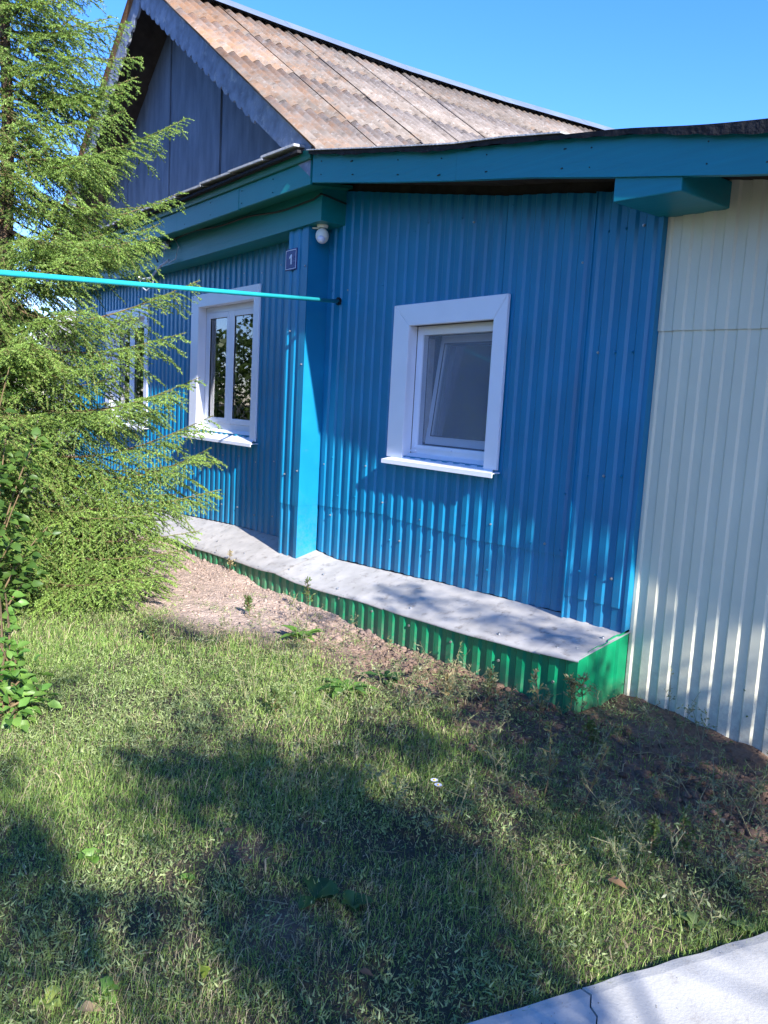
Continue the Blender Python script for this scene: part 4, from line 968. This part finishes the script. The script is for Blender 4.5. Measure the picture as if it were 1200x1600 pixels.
def clods():
    N = 13000; X = rng.uniform(-9, -.9, N); Y = np.where(rng.random(N) < .45, 3.55 - np.abs(rng.normal(0, .32, N)), rng.uniform(.8, 3.98, N))
    b = bareness(X, Y); k = (rng.random(N) < np.clip(b, 0, 1) ** 1.5) & ~((Y > 3.56) & (X < -2.72)); X, Y = X[k], Y[k]; n = len(X); Z = ground_z(X, Y)
    r = rng.gamma(1.2, .0045, n) + .0025; r = np.minimum(r, .034)
    ico = np.array([(0, 0, 1), (.89, 0, .45), (.28, .85, .45), (-.72, .53, .45), (-.72, -.53, .45), (.28, -.85, .45), (.72, .53, -.45), (-.28, .85, -.45), (-.89, 0, -.45), (-.28, -.85, -.45), (.72, -.53, -.45), (0, 0, -1)])
    fi = np.array([(0, 1, 2), (0, 2, 3), (0, 3, 4), (0, 4, 5), (0, 5, 1), (1, 6, 2), (2, 7, 3), (3, 8, 4), (4, 9, 5), (5, 10, 1), (6, 7, 2), (7, 8, 3), (8, 9, 4), (9, 10, 5), (10, 6, 1), (11, 7, 6), (11, 8, 7), (11, 9, 8), (11, 10, 9), (11, 6, 10)])
    r = r * np.where(X > -4.9, 1.3, .8)
    V = np.stack([X, Y, Z + r * .15], -1)[:, None] + ico[None] * r[:, None, None] * rng.uniform(.55, 1.35, (n, 12, 1)) * np.array([1, 1, .75])
    Fc = (np.arange(n)[:, None, None] * 12 + fi[None]).reshape(-1, 3)
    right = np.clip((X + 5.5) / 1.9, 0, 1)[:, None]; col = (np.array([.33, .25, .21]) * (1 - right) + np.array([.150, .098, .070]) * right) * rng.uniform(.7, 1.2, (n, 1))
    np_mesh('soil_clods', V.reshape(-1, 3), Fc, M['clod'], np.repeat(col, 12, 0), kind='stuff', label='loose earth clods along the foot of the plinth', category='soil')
clods()

def crumbs():     # grit that has crept onto the slab
    n = 260; Y = rng.uniform(.3, 3.8, n); X = PATH_E(Y) + .012 + np.abs(rng.normal(0, .10, n)); r = np.minimum(rng.gamma(1.2, .0009, n) + .0006, .004)
    m = MB()
    for x, y, q in zip(X, Y, r):
        a = rng.uniform(0, 6.28); z = .036; p = [(x + q * 1.4 * math.cos(a + k * 2.09), y + q * 1.4 * math.sin(a + k * 2.09), z - .003) for k in range(3)]; n0 = len(m.v); m.v += p + [(x, y, z + q)]; m.f += [(n0, n0 + 1, n0 + 3), (n0 + 1, n0 + 2, n0 + 3), (n0 + 2, n0, n0 + 3)]
    m.build('soil_crumbs', M['concside'], kind='stuff', label='grit and soil crumbs along the edge of the concrete path', category='soil')
crumbs()

def litter():
    N = 9000; X = rng.uniform(-8.5, -1.0, N); Y = rng.uniform(.6, 3.95, N); b = bareness(X, Y); k = rng.random(N) < (.12 + .6 * b * (1 - b) * 2 + .55 * (X > -4.6) * b) * np.clip(.6 + .6 * wob(X, Y, 4), .1, 1)
    k &= ~((Y > 3.5) & (X < -2.75))
    k &= X < PATH_E(Y) - .03; X, Y = X[k], Y[k]; n = len(X); Z = ground_z(X, Y) + .006
    az = rng.uniform(0, 6.28, n); D = np.stack([np.cos(az), np.sin(az), rng.normal(0, .12, n)], -1); L = rng.uniform(.03, .13, n); w = rng.uniform(.0015, .0035, n)
    s = np.stack([-np.sin(az), np.cos(az), np.zeros(n)], -1) * w[:, None]; P = np.stack([X, Y, Z], -1); bend = np.stack([rng.normal(0, .15, n), rng.normal(0, .15, n), np.abs(rng.normal(.05, .1, n))], -1) * L[:, None]
    V = np.stack([P - s, P + s, P + D * (L / 2)[:, None] + s + bend, P + D * (L / 2)[:, None] - s + bend, P + D * L[:, None]], 1).reshape(-1, 3); o = np.arange(n)[:, None] * 5
    Fc = np.concatenate([o + np.array([[0, 1, 2]]), o + np.array([[0, 2, 3]]), o + np.array([[3, 2, 4]])], 0)
    col = hsv_mix(np.array([.22, .16, .08]), np.array([.46, .37, .22]), rng.random(n))
    np_mesh('dry_straw', V, Fc, M['grass'], np.repeat(col, 5, 0), kind='stuff', label='scattered dry straw stalks lying on soil and lawn', category='straw')
litter()

# single weeds one can point at
def rosette(name, label, px, py, n, L, wr, cols, lift=.35, group=None, cat='plant'):
    g = on_ground(px, py); g[2] = float(ground_z(g[0], g[1]))
    t = thing(name, label, cat, tuple(g), group)
    for i in range(n):
        az = i * 2.399 + rng.normal(0, .2); el = lift * rng.uniform(.5, 1.6); l = L * rng.uniform(.65, 1.15)
        d = np.array([math.cos(az) * math.cos(el), math.sin(az) * math.cos(el), math.sin(el)]); k = 6; m = MB(); sd = np.array([-math.sin(az), math.cos(az), 0]); w = l * wr
        rowsV = []
        for j in range(k + 1):
            u = j / k; c = np.array(g) + d * l * u + np.array([0, 0, -.42 * l * u * u * math.sin(el + .5)]) + np.array([0, 0, .01])
            wd = w * (.10 + .90 * math.sin(math.pi * min(1, u * 1.02) ** 1.15)) * (1 + (.18 if j % 2 else -.12)) if u < 1 else .001
            rowsV.append((c - sd * wd * .5 + np.array([0, 0, wd * .18]), c, c + sd * wd * .5 + np.array([0, 0, wd * .18])))
        V = np.array(rowsV).reshape(-1, 3); Fc = []
        for j in range(k):
            for q in (0, 1): a = j * 3 + q; Fc.append((a, a + 1, a + 4, a + 3))
        col = greens(1, *cols)[0]; o = np_mesh('leaf', V, np.array(Fc), M['leaf'], np.tile(col, (len(V), 1)), smooth=True); adopt(o, t)
    return t
BR = ((.085, .19, .03), (.16, .29, .05)); DK = ((.03, .085, .022), (.06, .13, .035)); YE = ((.22, .30, .05), (.32, .38, .09))
rosette('dandelion', 'bright green jagged dandelion rosette on bare soil below the plinth', 545, 1082, 11, .24, .24, BR, .45)
rosette('sow_thistle', 'light green tufted weed on the soil bank beside green skirting', 470, 1000, 14, .22, .22, BR, .6)
rosette('young_weed', 'small green weed sprouting between dandelion and plinth', 600, 1062, 9, .17, .30, DK, .5)
rosette('plantain', 'pale broad leaved weed growing beside the concrete path', 1085, 1448, 6, .075, .55, ((.12, .19, .06), (.2, .27, .1)), .6)
rosette('plantain', 'smaller pale weed at the path edge near right border', 1165, 1452, 5, .055, .55, ((.12, .19, .06), (.2, .27, .1)), .6)
rosette('burdock', 'dark round leaved plant in deep shade of the lawn', 492, 1412, 4, .10, .8, DK, .5)
rosette('burdock', 'dark leafy seedling just right of round leaved plant', 550, 1425, 6, .08, .6, DK, .8)
rosette('lettuce_weed', 'bright yellow green leaf catching sun near bottom of lawn', 318, 1535, 3, .08, .6, YE, 1.1)
rosette('dock_weed', 'pale jagged leaves in the lawn at bottom left corner', 160, 1560, 4, .06, .55, BR, .7)
rosette('dock_weed', 'pale flat leaves lowest in the left corner of lawn', 75, 1570, 4, .06, .6, YE, .5)
rosette('bindweed', 'patch of small round leaves in the shaded left lawn', 140, 1345, 6, .06, .8, BR, .7)
rosette('bindweed', 'few round leaves beside the bare patch in lawn', 290, 1385, 5, .05, .8, BR, .7)

def stalk(label, px, py, h, lean, n, col, gname='tall wispy weeds', wall_y=None, name='weed_stalk'):
    g = on_ground(px, py); g[2] = float(ground_z(g[0], g[1]))
    if g[1] > 3.52 and g[0] < -2.72: g[1] = 3.50
    t = thing(name, label, 'weed', tuple(g), gname)
    m = MB(); top = np.array(g) + np.array([lean[0] * h, lean[1] * h, h]); ax = [np.array(g) * (1 - u) + top * u + np.array([.02 * math.sin(5 * u), .02 * math.sin(4 * u), 0]) * h for u in np.linspace(0, 1, 7)]
    m.tube(ax, np.linspace(.0038, .0018, 7), 4); P = []; D = []
    for k in range(n):
        u = rng.uniform(.25, 1); i = min(5, int(u * 6)); f = u * 6 - i; q = ax[i] * (1 - f) + ax[i + 1] * f
        dd_ = rng.normal(0, 1, 3); dd_[2] = abs(dd_[2]) * .8 + .3; dd_ /= np.linalg.norm(dd_); l = h * .28 * (1.1 - u) * rng.uniform(.5, 1.3) + .012
        m.tube([q, q + dd_ * l * .5, q + dd_ * l + np.array([0, 0, .1 * l])], [.0020, .0015, .0011], 3, caps=False)
        for s in rng.uniform(.3, 1, 5): P.append(q + dd_ * l * s); D.append(rng.normal(0, 1, 3) + dd_)
    st = m.build('stem', M['twig'], t); n2 = len(P); Ls = rng.uniform(.012, .032, n2)
    V, Fc, c = leaf_quads(np.array(P), np.array(D), rng.normal(0, 1, (n2, 3)), Ls, Ls * .38, greens(n2, *col)); o = np_mesh('leaves', V, Fc, M['leaf'], c, kind='stuff'); adopt(o, st)
PALE = ((.12, .15, .06), (.24, .25, .13)); MID = ((.06, .11, .03), (.13, .18, .06)); STR = ((.26, .22, .10), (.42, .36, .2))
for a in (('wispy grey green weed leaning beside the green plinth corner', 840, 1165, .36, (-.2, .1), 26, PALE), ('branching weed in front of the plinth corner', 900, 1140, .30, (.1, .0), 24, PALE),
          ('pale seeding weed against the cream wall foot', 1000, 1090, .34, (.05, .02), 26, PALE), ('thin weed standing before cream wall near right edge', 1170, 1165, .30, (-.12, .0), 14, MID),
          ('weed tuft at inner corner of green plinth and cream wall', 975, 1095, .20, (.0, -.1), 26, STR), ('tall thin stalk bending over the dark soil', 895, 1275, .36, (.35, .1), 12, PALE),
          ('spindly stalk rising from shaded lawn near dark soil', 850, 1240, .33, (.05, .0), 16, PALE), ('small yellowing weed at left end of green skirting', 367, 893, .20, (.0, .0), 18, STR),
          ('weed with narrow leaves beside green skirting', 480, 955, .28, (.06, -.05), 26, MID), ('dry stalk stump standing at the spruce edge', 206, 935, .34, (.02, .05), 12, STR),
          ('curly dry weed clump on dark soil', 760, 1110, .22, (.3, -.2), 36, PALE), ('grey weed cluster below the plinth middle', 700, 1100, .16, (.1, -.2), 34, STR),
          ('bushy weed low on the dark soil slope', 930, 1180, .18, (-.2, -.2), 40, MID), ('flowering weed in shaded right lawn', 1065, 1350, .20, (-.05, .0), 24, MID), ('bare weed sprig right of leaf on lawn', 1010, 1345, .17, (.1, .0), 22, MID),
          ('tuft of fine weed in sunny lawn', 240, 1010, .16, (-.1, -.1), 44, MID), ('low weed tuft on dirt edge', 390, 960, .15, (-.1, -.1), 44, MID), ('weed clump casting shade below dirt', 430, 1120, .14, (.1, -.1), 40, MID)):
    stalk(*a)

def fuzz():      # the fine branching weeds that fill the lawn
    N = 11000; X = rng.uniform(-7, -1.0, N); Y = rng.uniform(.4, 3.95, N); c = np.stack([X, Y, np.full(N, -CAMZ)], -1) @ CM.T; u = 600 + F * c[:, 0] / c[:, 2]
    k = (rng.random(N) < np.clip(.75 - bareness(X, Y), .03 + .30 * (X > -4.8), .7) * (.5 + .6 * wob(X, Y, 3.5))) & (X < PATH_E(Y) - .02) & ~((Y > 3.48) & (X < -2.7)) & (u > -100) & (u < 1300); X, Y = X[k], Y[k]; n = len(X); Z = ground_z(X, Y)
    per = 26; idx = np.repeat(np.arange(n), per); h = rng.uniform(.025, .085, n)[idx]; R = h * 1.2; q = rng.normal(0, 1, (len(idx), 3)); q[:, 2] = np.abs(q[:, 2]); q /= np.linalg.norm(q, axis=1, keepdims=True); rr = rng.random(len(idx))[:, None] ** .5
    P = np.stack([X, Y, Z], -1)[idx] + q * rr * np.stack([R, R, h], -1); Ls = rng.uniform(.010, .026, len(idx))
    bc = greens(n, (.16, .23, .085), (.36, .41, .19))[idx]
    D = q + rng.normal(0, .7, q.shape); D /= np.linalg.norm(D, axis=1, keepdims=True); s = np.cross(D, rng.normal(0, 1, D.shape)); s /= np.linalg.norm(s, axis=1, keepdims=True); s *= (Ls * .14)[:, None]
    V = np.stack([P - s, P + s, P + D * Ls[:, None]], 1).reshape(-1, 3)
    np_mesh('lawn_weeds', V, np.arange(len(V)).reshape(-1, 3), M['grass'], np.repeat(bc * rng.uniform(.8, 1.2, (len(idx), 1)), 3, 0), kind='stuff', label='fine feathery weeds mixed through the lawn', category='weeds')
fuzz()

def wisps():     # thin seeding weeds too many to tell apart
    m = MB(); P = []; D = []; N = 0
    while N < 210:
        X = rng.uniform(-5.2, -1.2); Y = rng.uniform(1.6, 3.9)
        if X > PATH_E(Y) - .06 or (Y > 3.46 and X < -2.7) or rng.random() > (.9 if (X > -3.6 and Y > 2.3) else .25): continue
        N += 1; z = float(ground_z(X, Y)); h = rng.uniform(.07, .24); l = rng.normal(0, .35, 2) * h; g = np.array([X, Y, z]); top = g + np.array([l[0], l[1], h])
        ax = [g, g * .5 + top * .5 + np.array([0, 0, .06 * h]), top]; m.tube(ax, [.0022, .0017, .0010], 3, caps=False)
        for k in range(7):
            u = rng.uniform(.3, 1); q = g * (1 - u) + top * u; d = rng.normal(0, 1, 3); d[2] = abs(d[2]) * .6 + .2; d /= np.linalg.norm(d); ll = h * rng.uniform(.15, .4); m.tube([q, q + d * ll], [.0013, .0009], 3, caps=False)
            for sgm in rng.uniform(.2, 1, 5): P.append(q + d * ll * sgm); D.append(rng.normal(0, 1, 3) + d)
    m.build('weed_stems', M['straw'], kind='stuff', label='thin dry stems of seeding weeds on the shaded soil', category='weeds')
    n = len(P); Ls = rng.uniform(.010, .028, n); V, Fc, c = leaf_quads(np.array(P), np.array(D), rng.normal(0, 1, (n, 3)), Ls, Ls * .36, greens(n, (.10, .14, .06), (.24, .26, .14)), simple=True)
    np_mesh('weed_leaves', V, Fc, M['leaf'], c, kind='stuff', label='small pale leaves of seeding weeds on the shaded soil', category='weeds')
wisps()

def daisy(px, py, label):
    g = on_ground(px, py); g[2] = .10; t = thing('daisy', label, 'flower', (g[0], g[1], 0))
    m = MB(); m.tube([(g[0], g[1], 0), (g[0] + .01, g[1], .06), tuple(g)], .0015, 4); m.build('stem', M['twig'], t)
    m = MB()
    for i in range(12):
        a = i * math.pi / 6; d = np.array([math.cos(a), math.sin(a), .15]); s = np.array([-math.sin(a), math.cos(a), 0]) * .003; m.quad(g + d * .004 - s, g + d * .004 + s, g + d * .016 + s, g + d * .016 - s)
    m.build('petals', M['signw'], t); m = MB(); m.ball(g + np.array([0, 0, .002]), .0055, 8, 5); m.build('flower_centre', mat('yellow_pollen', (.6, .4, .03), .8), t)
daisy(682, 1262, 'small white daisy flowering in the shaded lawn')
daisy(676, 1254, 'second white daisy behind the first in lawn')

def fallen(px, py, L, az, colr, label):
    g = on_ground(px, py); g[2] = float(ground_z(g[0], g[1])) + .03
    V, Fc, c = leaf_quads(np.array([g]), np.array([[math.cos(az), math.sin(az), .1]]), np.array([[.2, -.2, 1.]]), [L], [L * .45], np.array([colr]), .3, .25); o = np_mesh('fallen_leaf', V, Fc, M['leaf'], c); tag(o, label, 'leaf', 'fallen leaves on the lawn')
fallen(947, 1385, .075, .3, (.32, .19, .10), 'curled brown fallen leaf on the sunny right lawn')
fallen(350, 1318, .05, 2.0, (.22, .14, .09), 'small brown fallen leaf in the middle left lawn')
fallen(120, 1590, .07, 1.0, (.30, .22, .13), 'tan fallen leaf in the bottom left corner')
fallen(1130, 1290, .06, 2.4, (.33, .30, .24), 'pale grey fallen leaf on shaded right soil')
fallen(560, 1530, .045, .6, (.22, .12, .06), 'rusty fallen leaf near bottom centre of lawn')

# ------------------------------------------------------------------ behind the spruce
fn = thing('green_fence', 'green sheet metal fence half hidden behind the spruce', 'fence', (-16, 3.5, 0))
m = MB()
for i in range(28):
    x0 = -18.4 + i * PITCH * 1.2; m.quad((x0, 4.3, .05), (x0 + .09, 4.3, .05), (x0 + .09, 4.3, 1.35), (x0, 4.3, 1.35)); m.quad((x0 + .09, 4.3, .05), (x0 + .1512, 4.285, .05), (x0 + .1512, 4.285, 1.35), (x0 + .09, 4.3, 1.35))
m.build('fence_sheet', M['green'], fn)
m = MB(); m.box(-18.4, -14.1, 4.27, 4.33, 1.32, 1.40); m.build('fence_rail', M['green'], fn)
for x in (-18.4, -16.3, -14.15):
    m = MB(); m.box(x - .04, x + .04, 4.31, 4.39, 0, 1.5); m.build('fence_post', M['green'], fn)
nb = thing('neighbour_house', 'pale roofed neighbouring house glimpsed behind the spruce', 'house', (-24, 9, 0))
m = MB(); m.box(-27, -20, 7, 14, 0, 3.3); m.build('wall', M['slate'], nb)
for k in range(12):
    m = MB(); x0 = -27.4 + k * .66; 
    ys = np.linspace(6.5, 10.5, 2)
    for q in range(6):
        xa = x0 + q * .11; xb = xa + .11; za = .03 * math.cos(q * math.pi); zb2 = .03 * math.cos((q + 1) * math.pi); m.quad((xa, 6.5, 3.2 + za), (xb, 6.5, 3.2 + zb2), (xb, 10.5, 6.0 + zb2), (xa, 10.5, 6.0 + za))
    m.build('roof_sheet', M['neigh'], nb)
m = MB(); m.v = [(-27.4, 14.5, 3.2), (-19.5, 14.5, 3.2), (-19.5, 10.5, 6.0), (-27.4, 10.5, 6.0), (-20, 7, 3.3), (-20, 14, 3.3), (-20, 10.5, 5.9)]; m.f = [(0, 1, 2, 3), (4, 5, 6)]; m.build('rear_roof', M['neigh'], nb)

# ------------------------------------------------------------------ garden trees that shade the yard
SHADE = """000343220000000
000354211234000
032243101456600
014221013688688
015542235799999
135766666689999
247888876568999
324778977447999
732367997535899
953256899830599
974367999860279
986348999983237
986259999985445
875358999997522
744337888996322
644546787883211"""
TOW = np.array([1.0, -.165, .585])
pts_sh = []
for r_, line in enumerate(SHADE.split('\n')):
    for c_, ch in enumerate(line):
        px, py = c_ * 80 + 15, 980 + r_ * 40; g = on_ground(px, py); g2 = on_ground(px + 80, py + 40); area = abs((on_ground(px + 80, py) - g)[0] * (on_ground(px, py + 40) - g)[1] - (on_ground(px + 80, py) - g)[1] * (on_ground(px, py + 40) - g)[0])
        lam = (int(ch) / 9.0) ** 2.5 * area / .018
        for _ in range(rng.poisson(lam)):
            gp = on_ground(px + rng.uniform(-40, 40), py + rng.uniform(-20, 20))
            if not (gp[1] > 3.50 and gp[0] < -2.65) and gp[1] < 3.92: pts_sh.append(gp)
for px, py, w in ((770, 850, 2), (700, 870, 1), (820, 880, 2), (860, 900, 2), (945, 800, 1), (930, 890, 1), (1010, 1000, 1), (1060, 960, 1), (1100, 1060, 1), (1160, 1020, 1), (1040, 1080, 1), (1130, 1110, 2), (950, 1060, 1), (1180, 1140, 2), (1150, 940, 2), (870, 820, 2)):
    for _ in range(w):
        if px > 740 and rng.random() < .26: pts_sh.append(on_wall(px + rng.normal(0, 8), py + rng.normal(0, 10)))
for px, py, w in ((610, 935, 2), (760, 965, 2), (690, 945, 1), (820, 1000, 2), (860, 1012, 1)):
    pts_sh += [on_wall(945, 1075, 3.75), on_wall(930, 1050, 3.7)] if px == 610 else []
    for _ in range(w):
        if rng.random() < .7: pts_sh.append(on_wall(px + rng.normal(0, 10), py + rng.normal(0, 4), 3.75))
clump_pts = []
for g in pts_sh:
    t = rng.uniform(5.2, 9.0); clump_pts.append(g + TOW * t)
# the rest of the crown, whose shade falls on the far side of the path
for _ in range(240):
    g = np.array([rng.uniform(-.5, 3.5), rng.uniform(-1.5, 3.4), 0]); clump_pts.append(g + TOW * rng.uniform(5.0, 8.5) * .9)
clump_pts = np.array(clump_pts)
centres = np.array([(4.6, .2), (6.0, 2.0), (5.4, -1.3)])
own = np.argmin(np.linalg.norm(clump_pts[:, None, :2] - centres[None], axis=2), axis=1)
def garden_tree(cx_, cy_, P, label, H, nleaf=52, rad=.135, leafL=.068):
    t = thing('garden_tree', label, 'tree', (cx_, cy_, 0), 'garden trees around the yard')
    m = MB(); m.tube([(cx_, cy_, -.1), (cx_ + .05, cy_, H * .3), (cx_ - .05, cy_ + .05, H * .6), (cx_, cy_, H)], [.11, .09, .06, .015], 9); m.build('trunk', M['bark'], t, smooth=True)
    m = MB(); sel = P[::max(1, len(P) // 22)]
    for p in sel:
        z0 = max(.9, min(H * .85, p[2] - .9)); m.tube([(cx_, cy_, z0), ((cx_ + p[0]) / 2, (cy_ + p[1]) / 2, (z0 + p[2]) / 2 + .15), tuple(p)], [.018, .011, .004], 5)
    m.build('limbs', M['bark'], t)
    n = len(P) * nleaf; idx = np.repeat(np.arange(len(P)), nleaf); q = P[idx] + rng.normal(0, rad * .6, (n, 3)); Ls = leafL * rng.uniform(.6, 1.3, n)
    V, Fc, c = leaf_quads(q, rng.normal(0, 1, (n, 3)), rng.normal(0, .8, (n, 3)) + np.array([0, 0, .6]), Ls, Ls * .72, greens(n), simple=True); o = np_mesh('crown', V, Fc, M['leaf'], c, kind='stuff'); adopt(o, t)
for i, (lb, H) in enumerate((('leafy garden tree right of the path, shading the lawn', 3.3), ('leafy garden tree by the cream building, shading its foot', 3.2), ('leafy garden tree behind the path, shading the near lawn', 3.3))):
    garden_tree(centres[i][0], centres[i][1], clump_pts[own == i], lb, H)
# trees across the yard, seen mirrored in the panes
for i, (tx, ty, H) in enumerate(((-13.5, -5.0, 6.5), (-17.5, -3.2, 7.5), (-10.2, -7.0, 6.0))):
    n = 170; q = rng.normal(0, 1, (n, 3)); q /= np.linalg.norm(q, axis=1, keepdims=True); q *= rng.random((n, 1)) ** .4
    P = np.array([tx, ty, H * .6]) + q * np.array([1.9, 1.9, H * .42])
    garden_tree(tx, ty, P, ('leafy tree across the yard mirrored in the wide window', 'tall leafy tree beyond the yard mirrored in the far window', 'leafy tree standing behind the viewer across the lawn')[i], H, 40, .36, .14)

bpy.context.view_layer.update()
def treeline():
    n = 22000; a = rng.uniform(-1, 1, n); X = -24 + a * 34; Y = -13.5 + 2.2 * rng.random(n) + .8 * np.sin(X * .7); top = 5.2 + 1.3 * np.sin(X * .45) + .9 * np.sin(X * 1.3 + 1)
    Z = rng.random(n) ** .8 * top; P = np.stack([X, Y, Z], -1); Ls = rng.uniform(.14, .34, n)
    V, Fc, c = leaf_quads(P, rng.normal(0, 1, (n, 3)), rng.normal(0, .8, (n, 3)) + np.array([0, 0, .5]), Ls, Ls * .7, greens(n, (.03, .06, .015), (.08, .13, .03)), simple=True)
    P2 = np.stack([-34 + 3 * rng.random(n), rng.uniform(-12, 26, n), 4.6 * rng.random(n) ** .8], -1); V2, F2, c2 = leaf_quads(P2, rng.normal(0, 1, (n, 3)), rng.normal(0, .8, (n, 3)) + np.array([0, 0, .5]), Ls, Ls * .7, greens(n, (.03, .06, .015), (.08, .13, .03)), simple=True)
    Fc = np.concatenate([Fc, F2 + len(V)]); V = np.concatenate([V, V2]); c = np.concatenate([c, c2])
    np_mesh('treeline', V, Fc, M['leaf'], c, kind='stuff', label='dark tree line across the gardens mirrored in the windows', category='trees')
treeline()
